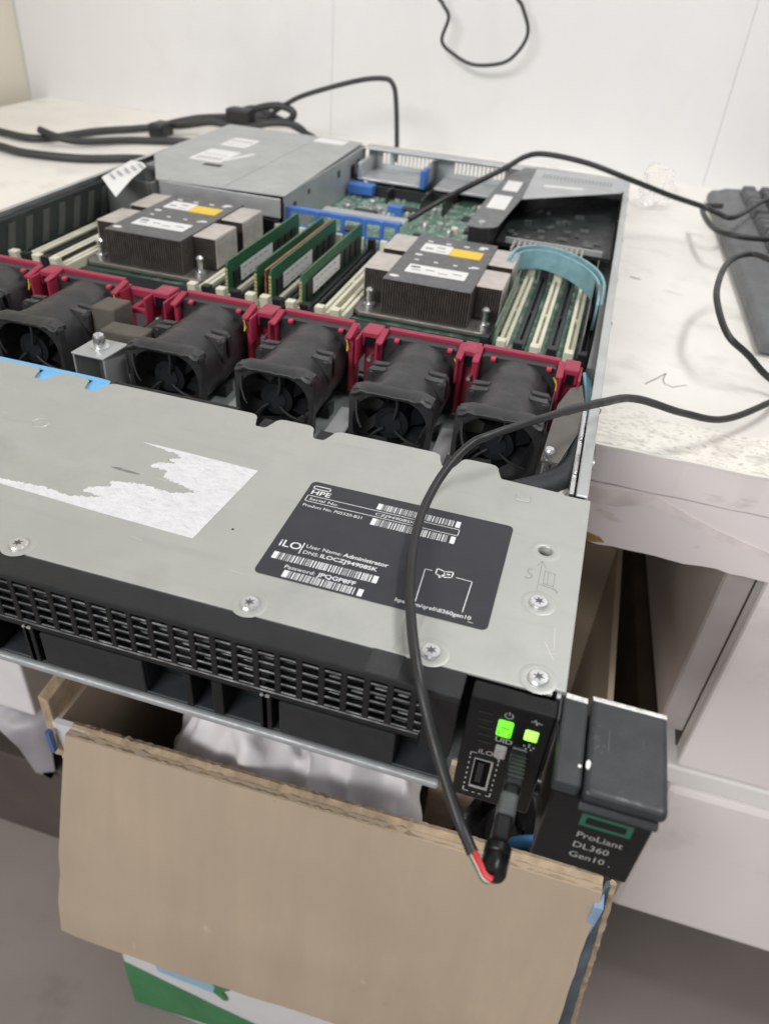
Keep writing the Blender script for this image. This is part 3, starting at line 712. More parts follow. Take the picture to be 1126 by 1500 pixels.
# foam blocks and plastic baffle
put(B().hexa([(-.0690, .2080, .010), (-.0530, .2080, .010), (-.0520, .2260, .010), (-.0680, .2260, .010), (-.0685, .2085, .0400), (-.0535, .2085, .0400), (-.0525, .2255, .0400), (-.0675, .2255, .0400)]).jitter(.0006, 120), 'foam_block', m_foam, srv, bevel=.0012)
put(B().box(-.0530, -.0275, .1930, .2060, .010, .0350).jitter(.0006, 120), 'foam_block', m_foam, srv, bevel=.0012)
bfl = B().prism([(.1955, .150), (.2035, .150), (.2095, .180), (.2105, .210), (.2075, .232), (.2020, .226), (.1975, .205)], .0360, .0372)
put(bfl, 'air_baffle', mat('smoky_plastic_flap', (.085, .080, .074), .38, 0, .25, 40), srv)
# cables inside: teal ribbon arcs, blue wires, black sleeve
tr = B()
def ribbon(b, pts, z0, z1, th, n=10):
    P = [Vector(p) for p in pts]; path = []
    for i in range(len(P)-1):
        a, bb, c, d = P[max(i-1, 0)], P[i], P[i+1], P[min(i+2, len(P)-1)]
        for k in range(n):
            t = k/n; path.append(.5*((2*bb)+(c-a)*t+(2*a-5*bb+4*c-d)*t*t+(3*bb-a-3*c+d)*t**3))
    path.append(P[-1]); prev = None
    for i, p in enumerate(path):
        t = (path[min(i+1, len(path)-1)]-path[max(i-1, 0)]).normalized(); nn = Vector((-t.y, t.x))*th
        u = i/(len(path)-1); za = z0[0]+(z0[1]-z0[0])*u; zb = z1[0]+(z1[1]-z1[0])*u
        r = [b.bm.verts.new((p.x-nn.x, p.y-nn.y, za)), b.bm.verts.new((p.x+nn.x, p.y+nn.y, za)), b.bm.verts.new((p.x+nn.x, p.y+nn.y, zb)), b.bm.verts.new((p.x-nn.x, p.y-nn.y, zb))]
        if prev:
            for k in range(4): b.bm.faces.new((prev[k], prev[(k+1) % 4], r[(k+1) % 4], r[k]))
        else: b.bm.faces.new(r)
        prev = r
    b.bm.faces.new(prev[::-1])
ribbon(tr, [(.1400, .4150), (.1430, .4440), (.1600, .4600), (.1830, .4520), (.2010, .4300), (.2095, .4020), (.2105, .36)], (.027, .020), (.0385, .036), .0009)
ribbon(tr, [(.1425, .4130), (.1460, .4400), (.1610, .4535), (.1810, .4460), (.1980, .4260), (.2068, .4000), (.2080, .36)], (.024, .017), (.0370, .0345), .0008)
put(tr, 'ribbon_cable', m_teal, srv, smooth=50)
bk = B()
ribbon(bk, [(.2085, .4000), (.2118, .36), (.2120, .31), (.2110, .262)], (.012, .012), (.0352, .034), .0024)
put(bk, 'wire_cover', m_riserdark, srv, smooth=50)
bw = B()
for k in range(4): bw.tube([(.2080+k*.0012, .262, .030-k*.0012), (.2108+k*.0010, .235, .0310-k*.001), (.2118+k*.0008, .205, .0320-k*.001), (.2112+k*.0007, .178, .0320-k*.001), (.2085, .160, .0315)], .0011, 8, 8)
put(bw, 'signal_wire', m_sky, srv, smooth=60)
bs = B().tube([(.2118, .188, .0330), (.2128, .172, .0335), (.2110, .157, .0330), (.2040, .1435, .0325), (.1930, .1325, .0320), (.1790, .1240, .0315), (.155, .119, .030), (.13, .117, .028)], .0062, 14, 8, flat=.7, upv=(0, 0, 1))
put(bs, 'cable_sleeve', m_sleeve, srv, smooth=60)
put(B().tube([(.2115, .150, .026), (.2075, .137, .030), (.2010, .124, .0300), (.194, .112, .028)], .0018, 8, 8).tube([(.2130, .152, .024), (.2100, .139, .028), (.2050, .126, .0285), (.199, .112, .027)], .0018, 8, 8), 'pale_wire', m_ww, srv, smooth=60)

# ---- motherboard
mb = put(B().box(-.2100, .2060, .2530, .6900, .0050, .0066), 'motherboard', m_pcb, srv)
rr = random.Random(21)
cm = B()
for i in range(620):
    x = -.055+rr.random()*.16; y = .47+rr.random()*.2
    if i > 420: x = -.20+rr.random()*.40; y = .256+rr.random()*.05
    w, d, h = rr.choice(((.0012, .0020, .0008), (.0022, .0034, .0016), (.0030, .0030, .0012), (.0016, .0010, .0008)))
    cm.box(x, x+w, y, y+d, .0066, .0066+h)
cmo = cm.build('tiny_components', mat('pale_solder_parts', (.42, .44, .42), .45, .1, .6, 400), mb); cmo['kind'] = 'stuff'
for (x, y, w, d, h, m) in ((-.030, .560, .022, .022, .0030, m_chip), (.040, .520, .016, .016, .0022, m_chip), (.010, .600, .018, .012, .0025, m_chip), (.070, .600, .012, .012, .0020, m_chip), (.030, .650, .024, .018, .009, m_chip), (.080, .56, .010, .016, .003, m_chip), (-.02, .51, .010, .014, .003, m_chip), (.055, .485, .012, .010, .002, m_chip), (.085, .49, .014, .012, .003, m_chip)):
    B().box(x, x+w, y, y+d, .0066, .0066+h).build('chip', m, mb, bevel=.0003)
for (x, y, w, d, h) in ((.000, .585, .014, .008, .008), (.056, .512, .012, .006, .007), (-.045, .64, .02, .007, .009), (.088, .60, .004, .03, .008)):
    B().box(x, x+w, y, y+d, .0066, .0066+h).build('blue_connector', m_blue, mb, bevel=.0004)
for i in range(26):
    x = -.04+rr.random()*.14; y = .49+rr.random()*.17; r = rr.choice((.0022, .003, .0035))
    B().lathe((x, y, .0066), (0, 0, 1), [(r, 0), (r, .0055), (r*.8, .0062), (0, .0062)], 14).build('capacitor', rr.choice((m_psu, m_steel, m_cream)), mb, smooth=40)
for i in range(18):
    x = .060+i*.0048; y = .2990+rr.random()*.006
    B().box(x, x+.0024, y, y+.0026, .0081, .0081+.004+rr.random()*.004).build('choke', rr.choice((m_steel, m_steel, m_psu)), mb, bevel=.0003)
for i in range(9):
    x = -.15+i*.0125
    B().box(x, x+.004, .300, .305, .0081, .0120).build('choke', rr.choice((m_steel, m_riserdark)), mb, bevel=.0003)

put(B().box(.0480, .1480, .2560, .3300, .0068, .0080), 'board_shroud', m_chip, srv)
put(B().box(-.1620, -.0680, .2560, .3330, .0068, .0080), 'board_shroud', m_chip, srv)
put(B().box(-.0660, .0470, .2560, .3060, .0068, .0080), 'board_shroud', m_chip, srv)
put(B().box(-.0690, .0480, .3075, .4660, .0067, .0074), 'board_shroud', mat('dark_slot_bed', (.022, .030, .028), .5, 0, .2, 80), srv)

# ---- memory slots and modules
def make_slot(cream=True):
    m = m_cream if cream else m_slotblack
    b = B().box(-.0034, -.0008, .0, .1400, .0066, .0140).box(.0008, .0034, 0, .1400, .0066, .0140).box(-.0008, .0008, 0, .1400, .0066, .0095).box(-.0006, .0006, .064, .068, .0095, .0138)
    s = b.build('memory_slot', m, srv, bevel=.0004)
    for y0, y1, dy in ((-.0085, .0, -.003), (.1400, .1485, .003)):
        l = B().hexa([(-.0032, y0+.001, .0066), (.0032, y0+.001, .0066), (.0032, y1, .0066), (-.0032, y1, .0066), (-.0030, y0+dy*.5, .0215), (.0030, y0+dy*.5, .0215), (.0030, y1-.0035+dy*.1, .0215), (-.0030, y1-.0035+dy*.1, .0215)])
        l.build('slot_latch', m, s, bevel=.0006)
    return s
sc_, sb_ = make_slot(True), make_slot(False)
used = {}
def slot(x, y, cream):
    src = sc_ if cream else sb_
    if id(src) not in used: used[id(src)] = 1; src.location = (x, y, 0); return src
    return copy_part(src, srv, (x, y, 0))
for x in (.1545, .1757, .1970): slot(x, .3160, True)
for x in (.1440, .1651, .1863, .2060-.0005): slot(x, .3170, False)
for x in (-.0592, -.0380, -.0165, -.0060, .0125, .0330, .0440): slot(x, .3165, True)
for x in (-.0490, -.0275, .0030, .0225): slot(x, .3165, False)
for x in (-.1995, -.1805, -.1665): slot(x, .3165, True)
for x in (-.1900, -.1735): slot(x, .3165, False)
def make_dimm():
    b = B().prism([(.0035, .0085), (.1365, .0085), (.1365, .0300), (.1340, .0360), (.0060, .0360), (.0035, .0330)], -.0007, .0007, axis=0)
    d = b.build('memory_module', m_dimmpcb, srv)
    ch = B()
    for i in range(9):
        y = .012+i*.0132
        ch.box(.0007, .0018, y, y+.0095, .0150, .0275).box(-.0018, -.0007, y, y+.0095, .0150, .0275)
    ch.build('memory_chip', m_chip, d, bevel=.0002)
    B().box(.0019, .00205, .022, .078, .0175, .0285).build('module_sticker', m_paper, d)
    sp = B()
    for k in range(5): sp.box(.00206, .0021, .026+k*.009, .032+k*.009, .0250, .0262).box(.00206, .0021, .026+k*.010, .031+k*.010, .0195, .0203)
    sp.build('sticker_text', m_greyink, d)
    e = B()
    for i in range(9): e.box(-.0009, .0009, .0031, .0036, .0100+i*.0025, .0118+i*.0025)
    e.build('edge_contacts', m_gold, d)
    return d
dm = make_dimm(); dm.location = (-.0380, .3150, 0)
for x in (-.0165, -.0060, .0160): copy_part(dm, srv, (x, .3150, 0))
put(B().box(-.0100, -.0090, .3190, .4500, .012, .0350), 'copper_edge_board', m_copper, srv)
# duct wall between the second processor and the right slots
put(B().box(.1490, .1502, .3080, .4180, .0066, .0300), 'duct_panel', mat('clear_green_panel', (.045, .13, .085), .25, 0, .1, 60), srv, bevel=.0003)
put(B().box(.2030, .2036, .3080, .46, .0066, .0330), 'duct_panel', m_riserdark, srv)

# ---- heatsinks
def make_heatsink():
    fn = B(); n = 34
    for i in range(n):
        x = -.0298+i*(.0596/(n-1)); fn.box(x-.00045, x+.00045, -.0525, .0525, .0125, .0358)
    hs = fn.build('heatsink', m_findark, srv)
    B().box(-.0290, .0290, -.0495, .0515, .0130, .0340).build('fin_core', m_chip, hs)
    for sx in (-1, 1):
        for y0, y1 in ((-.0345, -.0010), (.0115, .0475)):
            wn = B()
            for i in range(11):
                x = sx*(.0310+i*.00168); wn.box(x-.0004, x+.0004, y0, y1, .0135, .0350)
            wn.build('wing_fins', m_findark, hs)
    for sx in (-1, 1):
        for y0, y1 in ((-.0350, -.0005), (.0110, .0480)):
            a, b_ = sorted((sx*.0302, sx*.0483))
            B().box(a, b_, y0, y1, .0351, .0359).box(*(sorted((sx*.0480, sx*.0486))), y0, y1, .0140, .0351).build('wing_top', m_nickel, hs, bevel=.0003)
            B().box(a+.001, b_-.001, y0+.003, y1-.001, .0140, .0346).build('wing_core', m_chip, hs)
    B().prism([(-.054, -.047), (-.045, -.056), (.045, -.056), (.054, -.047), (.054, .047), (.045, .056), (-.045, .056), (-.054, .047)], .0090, .0122).build('base_plate', m_base, hs, bevel=.0006)
    B().box(-.047, .047, -.045, .045, .0067, .0089).build('processor_carrier', m_chip, hs)
    tp_ = B().box(-.0302, .0302, -.0530, .0530, .0360, .0369)
    tp_.build('top_plate', m_plate, hs, bevel=.0003)
    st = B().prism(rrect(-.0205, .0215, -.0340, -.0170, .0008, 2), .0369, .03705).prism(rrect(-.0215, .0000, .0140, .0330, .0008, 2), .0369, .03705)
    for x, y, w in ((-.0245, -.0450, .0035), (.0235, -.0045, .003), (-.0200, .0050, .003), (.0215, .0420, .0035)): st.prism([(x+w*math.cos(t*.5236), y+.6*w*math.sin(t*.5236)) for t in range(12)], .0369, .03704)
    for x in (-.02, -.006, .008, .019): st.box(x, x+.003, -.0075, -.0055, .0369, .03702).box(x-.001, x+.003, .0370, .0395, .0369, .03702)
    st.build('plate_sticker', m_paper, hs)
    pr = B()
    for k in range(4): pr.box(-.017+k*.0095, -.0105+k*.0095, -.0285+(k % 2)*.003, -.0272+(k % 2)*.003, .03706, .03709)
    pr.box(-.0185, -.012, -.0240, -.0205, .03706, .03709).box(-.019, -.013, .020, .0225, .03706, .03709).box(-.011, -.005, .025, .027, .03706, .03709).box(-.010, -.003, .018, .019, .03706, .03709)
    pr.build('sticker_print', m_riserdark, hs)
    B().prism(rrect(.0002, .0235, .0130, .0300, .0008, 2), .0369, .03706).build('warning_sticker', m_yellow, hs)
    for sx in (-1, 1):
        for yy in (-.046, .0505):
            s0 = B().lathe((sx*.0405, yy, .0122), (0, 0, 1), [(.0040, 0), (.0040, .0030), (.0020, .0032), (.0020, .0110), (.0028, .0112), (.0028, .0125), (.0015, .0140), (0, .0142)], 16)
            s0.build('spring_screw', m_screw, hs, smooth=40)
    tg = B().box(.04862, .0488, -.031, -.004, .0165, .0320).box(.04862, .0488, .0150, .0440, .0165, .0320)
    tg.build('side_sticker', mat('dusty_grey_sticker', (.40, .38, .36), .6, 0, .15, 200), hs)
    return hs
hs = make_heatsink(); hs.location = (.0972, .3900, 0)
copy_part(hs, srv, (-.1130-.0005, .3930, 0))
# chipset sink behind the right processor
cs = B()
for i in range(14):
    for j in range(4): cs.box(.134+i*.0042, .1355+i*.0042, .470+j*.006, .473+j*.006, .0066, .0290)
put(cs, 'pin_sink', m_nickel, srv)

# ---- power supplies
psu_top = [(-.1680, .4560), (-.2120, .5300), (-.2140, .6990), (-.0625, .6990), (-.0550, .4640)]
psu = put(B().prism(psu_top, .0422, .0434), 'power_supply', m_psu, srv, bevel=.0005)
put(B().box(-.1660, -.0560, .4565, .4580, .0270, .0422), 'supply_front_lip', m_psu, srv, bevel=.0004)
sd = B().box(-.0572, -.0560, .4660, .690, .0070, .0422); sd.build('supply_side', m_psu, psu)
B().box(-.205, -.0585, .500, .695, .0070, .0415).build('supply_body', m_riserdark, psu)
rm = B()
for y, z, w in ((.485, .030, .003), (.52, .034, .002), (.60, .032, .003), (.64, .026, .006), (.66, .030, .004)): rm.box(-.0561, -.0556, y, y+w*2.2, z-w, z+w)
rm.build('side_perforation', m_chip, psu)
pst = B().prism(rrect(-.1800, -.1480, .535, .582, .001, 2), .0434, .04352).prism(rrect(-.1810, -.1540, .602, .640, .001, 2), .0434, .04352).prism(rrect(-.1100, -.0760, .672, .694, .001, 2), .0434, .04352).prism([(-.150, .548), (-.138, .585), (-.133, .583), (-.146, .546)], .0434, .0435)
pst.build('supply_sticker', m_paper, psu)
spn = B()
for k in range(6): spn.box(-.176+k*.0042, -.1735+k*.0042, .541, .552, .04353, .04356).box(-.176+k*.004, -.173+k*.004, .560, .5625, .04353, .04356).box(-.178+k*.0038, -.1758+k*.0038, .610, .613, .04353, .04356).box(-.178+k*.0038, -.1758+k*.0038, .622, .630, .04353, .04356)
spn.build('supply_print', m_greyink, psu)
B().prism([(-.1120, .4650), (-.1090, .4650), (-.1090, .698), (-.1120, .698)], .0434, .0437).build('supply_seam', m_psu, psu, bevel=.0002)
B().prism([(-.158, .520), (-.141, .520), (-.141, .528), (-.158, .528)], .0434, .0436).build('finger_notch', m_chip, psu)
dd = B()
for x, y in ((-.075, .475), (-.160, .462), (-.120, .470), (-.10, .56), (-.075, .60), (-.13, .66)): dd.lathe((x, y, .0434), (0, 0, 1), [(.0022, 0), (.0018, .0007), (0, .0009)], 14)
dd.build('rivet', m_psu, psu, smooth=50)
pc = B()
for i in range(9): pc.box(-.158+i*.009, -.152+i*.009, .462, .475, .0066, .020+.006*(i % 3))
put(pc, 'supply_connector', mat('dark_teal_connector', (.05, .11, .10), .5, 0, .3, 60), srv, bevel=.0004)
put(B().box(-.1100, -.0600, .4600, .500, .0066, .0240), 'supply_connector', m_chip, srv, bevel=.0006)
# paper tag tied to the wall
tgq = B(); tgp = [(-.1995, .4180), (-.1690, .3890), (-.1790, .4680), (-.2085, .4850)]
tgq.prism([(-.1963, .4216), (-.1800, .4050), (-.1631, .3883), (-.1735, .4290), (-.1839, .4690), (-.1960, .4830), (-.2083, .4858)], .0446, .0449)
for v in tgq.bm.verts: v.co.z += .004*math.sin((v.co.y-.389)*26)
t_ = put(tgq, 'paper_tag', m_paper, srv)
tgl = B()
for k in range(5):
    a = .425+k*.010; zt = .0451+.004*math.sin((a-.389)*26)
    strip(tgl, [(-.1940+.0005*k, a+.006), (-.1850+.0005*k, a-.003)], .0022, zt+.0004)
tgl.build('tag_print', m_greyink, t_)
put(B().box(-.2150, -.1690, .4480, .4500, .0067, .0415).box(-.1695, -.1675, .4480, .4560, .0067, .0415), 'supply_bulkhead', m_riserdark, srv)
# blue bracket over the board
bb = B().box(-.0560, .0420, .4690, .4705, .0300, .0340).box(-.0560, .0420, .4690, .4705, .0180, .0205)
for x in (-.0560, -.0300, -.0080, .0110, .0260, .0390): bb.box(x, x+.0034, .4684, .4711, .0066, .0335)
bb.box(-.0560, .0430, .4705, .4760, .0312, .0335)
put(bb, 'blue_bracket', m_blue, srv, bevel=.0005)
put(B().box(-.0300, .0430, .4765, .4960, .0300, .0312), 'bracket_shelf', m_psu, srv)
# riser cage: L shaped lid over a dark card
rz = .0432
rs = put(B().prism([(.1270, .5660), (.1245, .6940), (.2155, .6995), (.2130, .6480), (.2100, .6390)], .0421, rz), 'riser_cage', m_riser, srv, bevel=.0005)
B().prism([(.0975, .4620)]+[(.0985, .5620), (.1020, .6400), (.1130, .6880), (.1245, .6900), (.1270, .5700), (.1235, .5100), (.1215, .4720), (.1180, .4660), (.1100, .4610)], .0423, .0434).build('riser_arm', m_riserdark, rs, bevel=.0004)
B().prism(rrect(.1030, .1190, .5200, .5660, .001, 2), .0434, .04355).prism(rrect(.1060, .1200, .5850, .6240, .001, 2), .0434, .04355).prism([(.140, .620), (.1760, .6280), (.1750, .6340), (.1395, .6270)], .0432, .04335).build('riser_sticker', m_paper, rs)
B().lathe((.1080, .4740, .0434), (0, 0, 1), [(.0030, 0), (.0028, .0012), (0, .0014)], 16).build('riser_screw', m_screw, rs, smooth=40)
vv = B()
for i in range(20): vv.box(.134+i*.0034, .1362+i*.0034, .655, .672, .0432, .0434)
vv.build('riser_vent', mat('grey_vent_slot', (.26, .28, .29), .5), rs)
B().box(.1000, .1160, .4630, .69, .0066, .0422).build('riser_wall', m_chip, rs)
B().box(.1180, .2120, .5000, .70, .0200, .0230).build('riser_card', mat('dark_card', (.018, .022, .022), .4, 0, .4, 60), rs)
rr = random.Random(8); rc = B()
for i in range(24):
    x = .122+rr.random()*.075; y = .51+rr.random()*.10; rc.box(x, x+.003+rr.random()*.006, y, y+.004+rr.random()*.008, .0230, .0240+rr.random()*.002)
rc.build('card_part', mat('dim_card_parts', (.06, .065, .065), .4, .1, .8, 300), rs)['kind'] = 'stuff'
B().box(.1260, .2050, .4980, .5010, .0240, .0280).build('card_edge', m_psu, rs)
# rear panel with vents
rp = B(); y0, y1 = .6985, .70
rp.box(-.0550, .2160, y0, y1, .0365, .0430).box(-.0550, .2160, y0, y1, .0012, .0255)
xs = [-.0550, -.030, -.026, .018, .024, .062, .100, .2160]
rp.box(-.0550, -.0400, y0, y1, .0255, .0365).box(.018, .038, y0, y1, .0255, .0365).box(.092, .2160, y0, y1, .0255, .0365)
for i in range(14): rp.box(-.0400+i*.0042, -.0390+i*.0042, y0, y1, .0255, .0365)
rp.box(-.030, -.0265, y0, y1, .0255, .0365)
for i in range(13): rp.box(.038+i*.0042, .0395+i*.0042, y0, y1, .0255, .0365)
rpo = put(rp, 'rear_panel', m_riser, srv)
B().box(-.0550, .1240, .6800, .6984, .0418, .0429).build('rear_flange', m_riser, rpo, bevel=.0004)
put(B().box(-.0500, .0200, .6450, .6980, .0190, .0215).box(-.05, -.046, .645, .698, .0215, .0355).box(.016, .020, .645, .698, .0215, .036), 'network_card_cage', m_riser, srv, bevel=.0005)
put(B().box(.0290, .0900, .6500, .6980, .0180, .0205), 'port_cage', m_psu, srv, bevel=.0005)
put(B().box(.0165, .0215, .640, .660, .0200, .0370), 'release_lever', m_blue, srv, bevel=.0005)
put(B().box(-.0535, -.0280, .625, .640, .0100, .0190), 'release_lever', m_blue, srv, bevel=.0005)
put(B().box(-.0520, .0240, .6380, .6420, .0080, .0170).box(-.012, -.010, .62, .645, .0066, .018).box(.028, .030, .60, .65, .0066, .020).box(.050, .0515, .60, .65, .0066, .020), 'card_rail', m_chip, srv)

# ------------------------------------------------------------------ cables
main = [(0.2092, -0.0312, 0.0205), (0.2066, -0.0323, 0.0195), (0.2023, -0.0303, 0.0205), (0.1955, -0.022, 0.024), (0.1864, -0.0115, 0.034), (0.1771, 0.0007, 0.046), (0.17, 0.0172, 0.05), (0.1647, 0.0347, 0.05), (0.1599, 0.0592, 0.05), (0.1591, 0.0798, 0.052), (0.1621, 0.0991, 0.056), (0.1683, 0.1118, 0.061), (0.1751, 0.1184, 0.063), (0.1891, 0.136, 0.063), (0.2018, 0.1564, 0.06), (0.2163, 0.1824, 0.054), (0.2334, 0.2121, 0.045), (0.2626, 0.2455, 0.026), (0.2888, 0.2702, 0.015), (0.3182, 0.3095, 0.012), (0.3477, 0.3658, 0.0035), (.40, .40, .0012), (.52, .36, .0012)]
usb = thing('usb_cable', 'black cable with bare red wire at its plug, running from front port over the cover', 'cable', (.2085, -.035, .0125))
put(B().tube(main[2:], [.00168]*12+[.0020]*20, 14, 8).jitter(.00012, 90), 'jacket', m_cable, usb, smooth=60)
plug = B().box(.2070, .2122, -.0085, .0036, .0150, .0255)
pl = put(plug, 'plug', mat('ridged_black_plug', (.016, .017, .019), .33, 0, .2, 200), usb, bevel=.0009)
rg = B()
for k in range(6): rg.box(.2073, .2119, -.0066+k*.0014, -.0060+k*.0014, .0255, .0258)
put(rg, 'grip_ridge', m_ear, usb)
put(B().box(.2074, .2118, .0010, .0060, .0150, .0252), 'plug_shell', m_steel, usb, bevel=.0003)
put(B().box(.2064, .2116, -.0185, -.0110, .0150, .0252), 'plug_collar', mat('grey_scuffed_plastic', (.070, .074, .078), .4, 0, .3, 200), usb, bevel=.0010)
put(B().box(.2070, .2116, -.0115, -.0080, .0154, .0249).box(.2062, .2112, -.0258, -.0180, .0154, .0246), 'plug_neck', m_blackgloss, usb, bevel=.0010)
put(B().lathe((.2088, -.0250, .0195), (-.03, -1, 0), [(.0024, 0), (.0037, .0004), (.0037, .0030), (.0033, .0034), (.0037, .0040), (.0036, .0085), (.0030, .0096), (0, .0098)], 24), 'strain_relief', m_blackgloss, usb, smooth=40)
for mm, d in ((m_wr, 0), (m_wg, -.0014), (m_ww, -.0007)):
    nm = {id(m_wr): 'red_wire', id(m_wg): 'green_wire', id(m_ww): 'white_wire'}[id(mm)]
    rw = .00095 if mm is m_wr else .00055
    if mm is m_wr: d = .0006
    put(B().tube([(.2022+d*.4, -.0300, .0206+d), (.2045+d*.3, -.0328, .0205+d*1.2), (.2066+d*.3, -.0352, .0200+d*1.2), (.2085+d*.4, -.0358, .0200+d)], rw, 8, 6), nm, mm, usb, smooth=60)
def cable(pts, r, label, m=m_cable, **k):
    o = B().tube(pts, r, 12, 8, **k).build('cable', m, None, smooth=60); tag(o, label, 'cable'); return o
cable([(.3502, .3392, .0012), (.3227, .3524, .010), (.3064, .3524, .022), (.2908, .3547, .032), (.2837, .3852, .04), (.2851, .4184, .043), (.2944, .4649, .045), (.3108, .4941, .045), (.3256, .4881, .045), (.3559, .4712, .04), (.40, .46, .028)], .0022, 'black cable bent in a wide loop over the bare desk beside the keyboard')
cable([(0.0311, 0.5459, 0.016), (0.0554, 0.5771, 0.03), (0.0818, 0.5961, 0.045), (0.102, 0.6187, 0.055), (0.1164, 0.6453, 0.062), (0.135, 0.6461, 0.066), (0.1742, 0.6418, 0.064), (0.214, 0.6442, 0.055), (0.2551, 0.6624, 0.042), (0.2893, 0.6718, 0.034), (0.3021, 0.6643, 0.032), (0.3178, 0.6624, 0.031), (0.3575, 0.7474, 0.033), (0.3927, 0.7459, 0.033), (0.391, 0.6481, 0.032), (0.3435, 0.6069, 0.03), (0.308, 0.6022, 0.03), (0.2966, 0.6405, 0.026), (0.2924, 0.7017, 0.024), (0.2958, 0.7035, 0.028), (0.3096, 0.6991, 0.031)], .0025, 'black cable arching from inside the server to the keyboard corner')
P1 = 'power leads behind the server'
cable([(-0.5877, 0.711, 0.004), (-0.5072, 0.6829, 0.004), (-0.4494, 0.6798, 0.004), (-0.4217, 0.748, 0.004), (-0.3914, 0.7915, 0.004), (-0.3676, 0.8178, 0.006), (-0.3364, 0.8706, 0.01), (-0.2947, 0.8874, 0.014), (-0.2529, 0.9045, 0.02)], .0042, 'thick black lead lying furthest back on the desk, running into the tangle', m_cablegrey)
cable([(-0.4503, 0.6808, 0.013), (-0.406, 0.6822, 0.006), (-0.3643, 0.7305, 0.004), (-0.3122, 0.7594, 0.004), (-.27, .762, .006)], .0040, 'short black lead crossing the desk between the two longer leads', m_cablegrey)
cable([(-0.5219, 0.6323, 0.0035), (-0.4621, 0.6248, 0.0035), (-0.4196, 0.6148, 0.0035), (-0.3594, 0.6259, 0.0035), (-0.3122, 0.6584, 0.0035), (-0.278, 0.6584, 0.004), (-.222, .66, .008)], .0042, 'thick black lead lying nearest the camera on the desk left of the server', m_cablegrey)
cable([(-0.2600, 0.82, 0.010), (-0.2258, 0.82, 0.0317), (-0.1986, 0.82, 0.0498), (-0.1721, 0.82, 0.063), (-0.1127, 0.82, 0.0828), (-0.0798, 0.82, 0.089), (-0.0671, 0.82, 0.0847), (-0.0615, 0.82, 0.0663), (-0.0568, 0.82, 0.019), (-.056, .815, .003)], .0028, 'black cable rising in an arch from the tangle and dropping behind the server', m_cablegrey)
cable([(-.0500, .9, .26), (-0.0436, 0.9, 0.1782), (-0.0352, 0.9, 0.1624), (-0.0263, 0.9, 0.1497), (-0.0317, 0.9, 0.1252), (-0.0149, 0.9, 0.1126), (0.0072, 0.9, 0.1048), (0.032, 0.9, 0.1065), (0.0515, 0.9, 0.1134), (0.0656, 0.9, 0.1307), (0.0683, 0.9, 0.1465), (0.0583, 0.9, 0.1668), (0.0472, 0.9, 0.1853), (.044, .9, .26)], .0021, 'thin dark cable loop hanging in front of the white wall', m_cablegrey)
tang = thing('cable_tangle', 'tangle of black cables and dark plugs heaped behind the power supply', 'cables', (-.26, .82, 0))
tgc = B()
tgc.tube([(-.3600, .80, .010), (-.32, .82, .020), (-.2626, .82, .0291), (-.2347, .82, .0414), (-.2075, .82, .0466), (-.1897, .82, .0411), (-.1987, .82, .0303), (-.2305, .82, .0266), (-.2534, .82, .0286), (-.285, .83, .02)], .0042, 10, 8)
tgc.tube([(-.38, .81, .006), (-.33, .80, .014), (-.29, .80, .022), (-.25, .80, .020), (-.21, .805, .030), (-.18, .81, .028), (-.165, .82, .010)], .0042, 10, 8)
tgc.tube([(-.30, .84, .012), (-.26, .85, .034), (-.22, .85, .026), (-.17, .84, .012)], .0038, 10, 8)
put(tgc, 'lead', m_cablegrey, tang, smooth=60)
put(B().box(-.272, -.240, .800, .822, .0220, .0400), 'moulded_plug', m_chip, tang, bevel=.003)
put(B().box(-.360, -.340, .765, .795, .002, .0180), 'moulded_plug', m_chip, tang, bevel=.003)

# ------------------------------------------------------------------ keyboard
kb = thing('keyboard', 'dark grey computer keyboard lying end-on on the desk by the wall', 'keyboard', (.310, .858, 0))
kb.rotation_euler = (0, 0, R(2.0))
def kput(b, n, m, **k): return b.build(n, m, kb, **k)
prof = [(.0, .001), (.0, .008), (.004, .012), (.010, .0125), (.018, .0155), (.155, .0245), (.158, .020), (.158, .001)]
b = B()
A = [b.bm.verts.new((x, 0, z)) for x, z in prof]; D = [b.bm.verts.new((x, -.445, z)) for x, z in prof]
for i in range(len(prof)): j = (i+1) % len(prof); b.bm.faces.new((A[i], A[j], D[j], D[i]))
b.bm.faces.new(A[::-1]); b.bm.faces.new(D)
kput(b, 'keyboard_case', m_kb, bevel=.0012)
def keycap(x, y, w):
    z = .0155+(x-.018)*.0657
    return B().hexa([(x, y-w, z), (x+.0165, y-w, z+.001), (x+.0165, y, z+.001), (x, y, z), (x+.002, y-w+.0018, z+.0085), (x+.0142, y-w+.0018, z+.0092), (x+.0142, y-.0018, z+.0092), (x+.002, y-.0018, z+.0085)])
for r_ in range(6):
    y = -.018; x = .030+r_*.0190+(.004 if r_ == 5 else 0); c = 0
    while y > -.43:
        w = .0165
        if r_ == 0 and c in (1, 3): w = .0355
        if r_ == 0 and c == 8: w = .095
        kput(keycap(x, y, w), 'key', m_key, bevel=.0012); y -= w+.0024; c += 1
        if c == 4: y -= .006
        if c == 7: y -= .006
# ------------------------------------------------------------------ clear crumpled plastic
ck = bmesh.new(); bmesh.ops.create_icosphere(ck, subdivisions=3, radius=.019)
for v in ck.verts:
    n1 = noise.noise(v.co*60+Vector((3, 1, 7))); n2 = noise.noise(v.co*160)
    v.co *= 1+.55*n1+.25*n2; v.co.z = v.co.z*.9
mz = min(v.co.z for v in ck.verts)
B_ = B(); B_.bm.free(); B_.bm = ck
for v in ck.verts: v.co += Vector((.250, .795, -mz))
cko = B_.build('crumpled_wrapper', m_clear, None); tag(cko, 'small crumpled clear plastic wrapper on the desk against the white wall', 'wrapper')

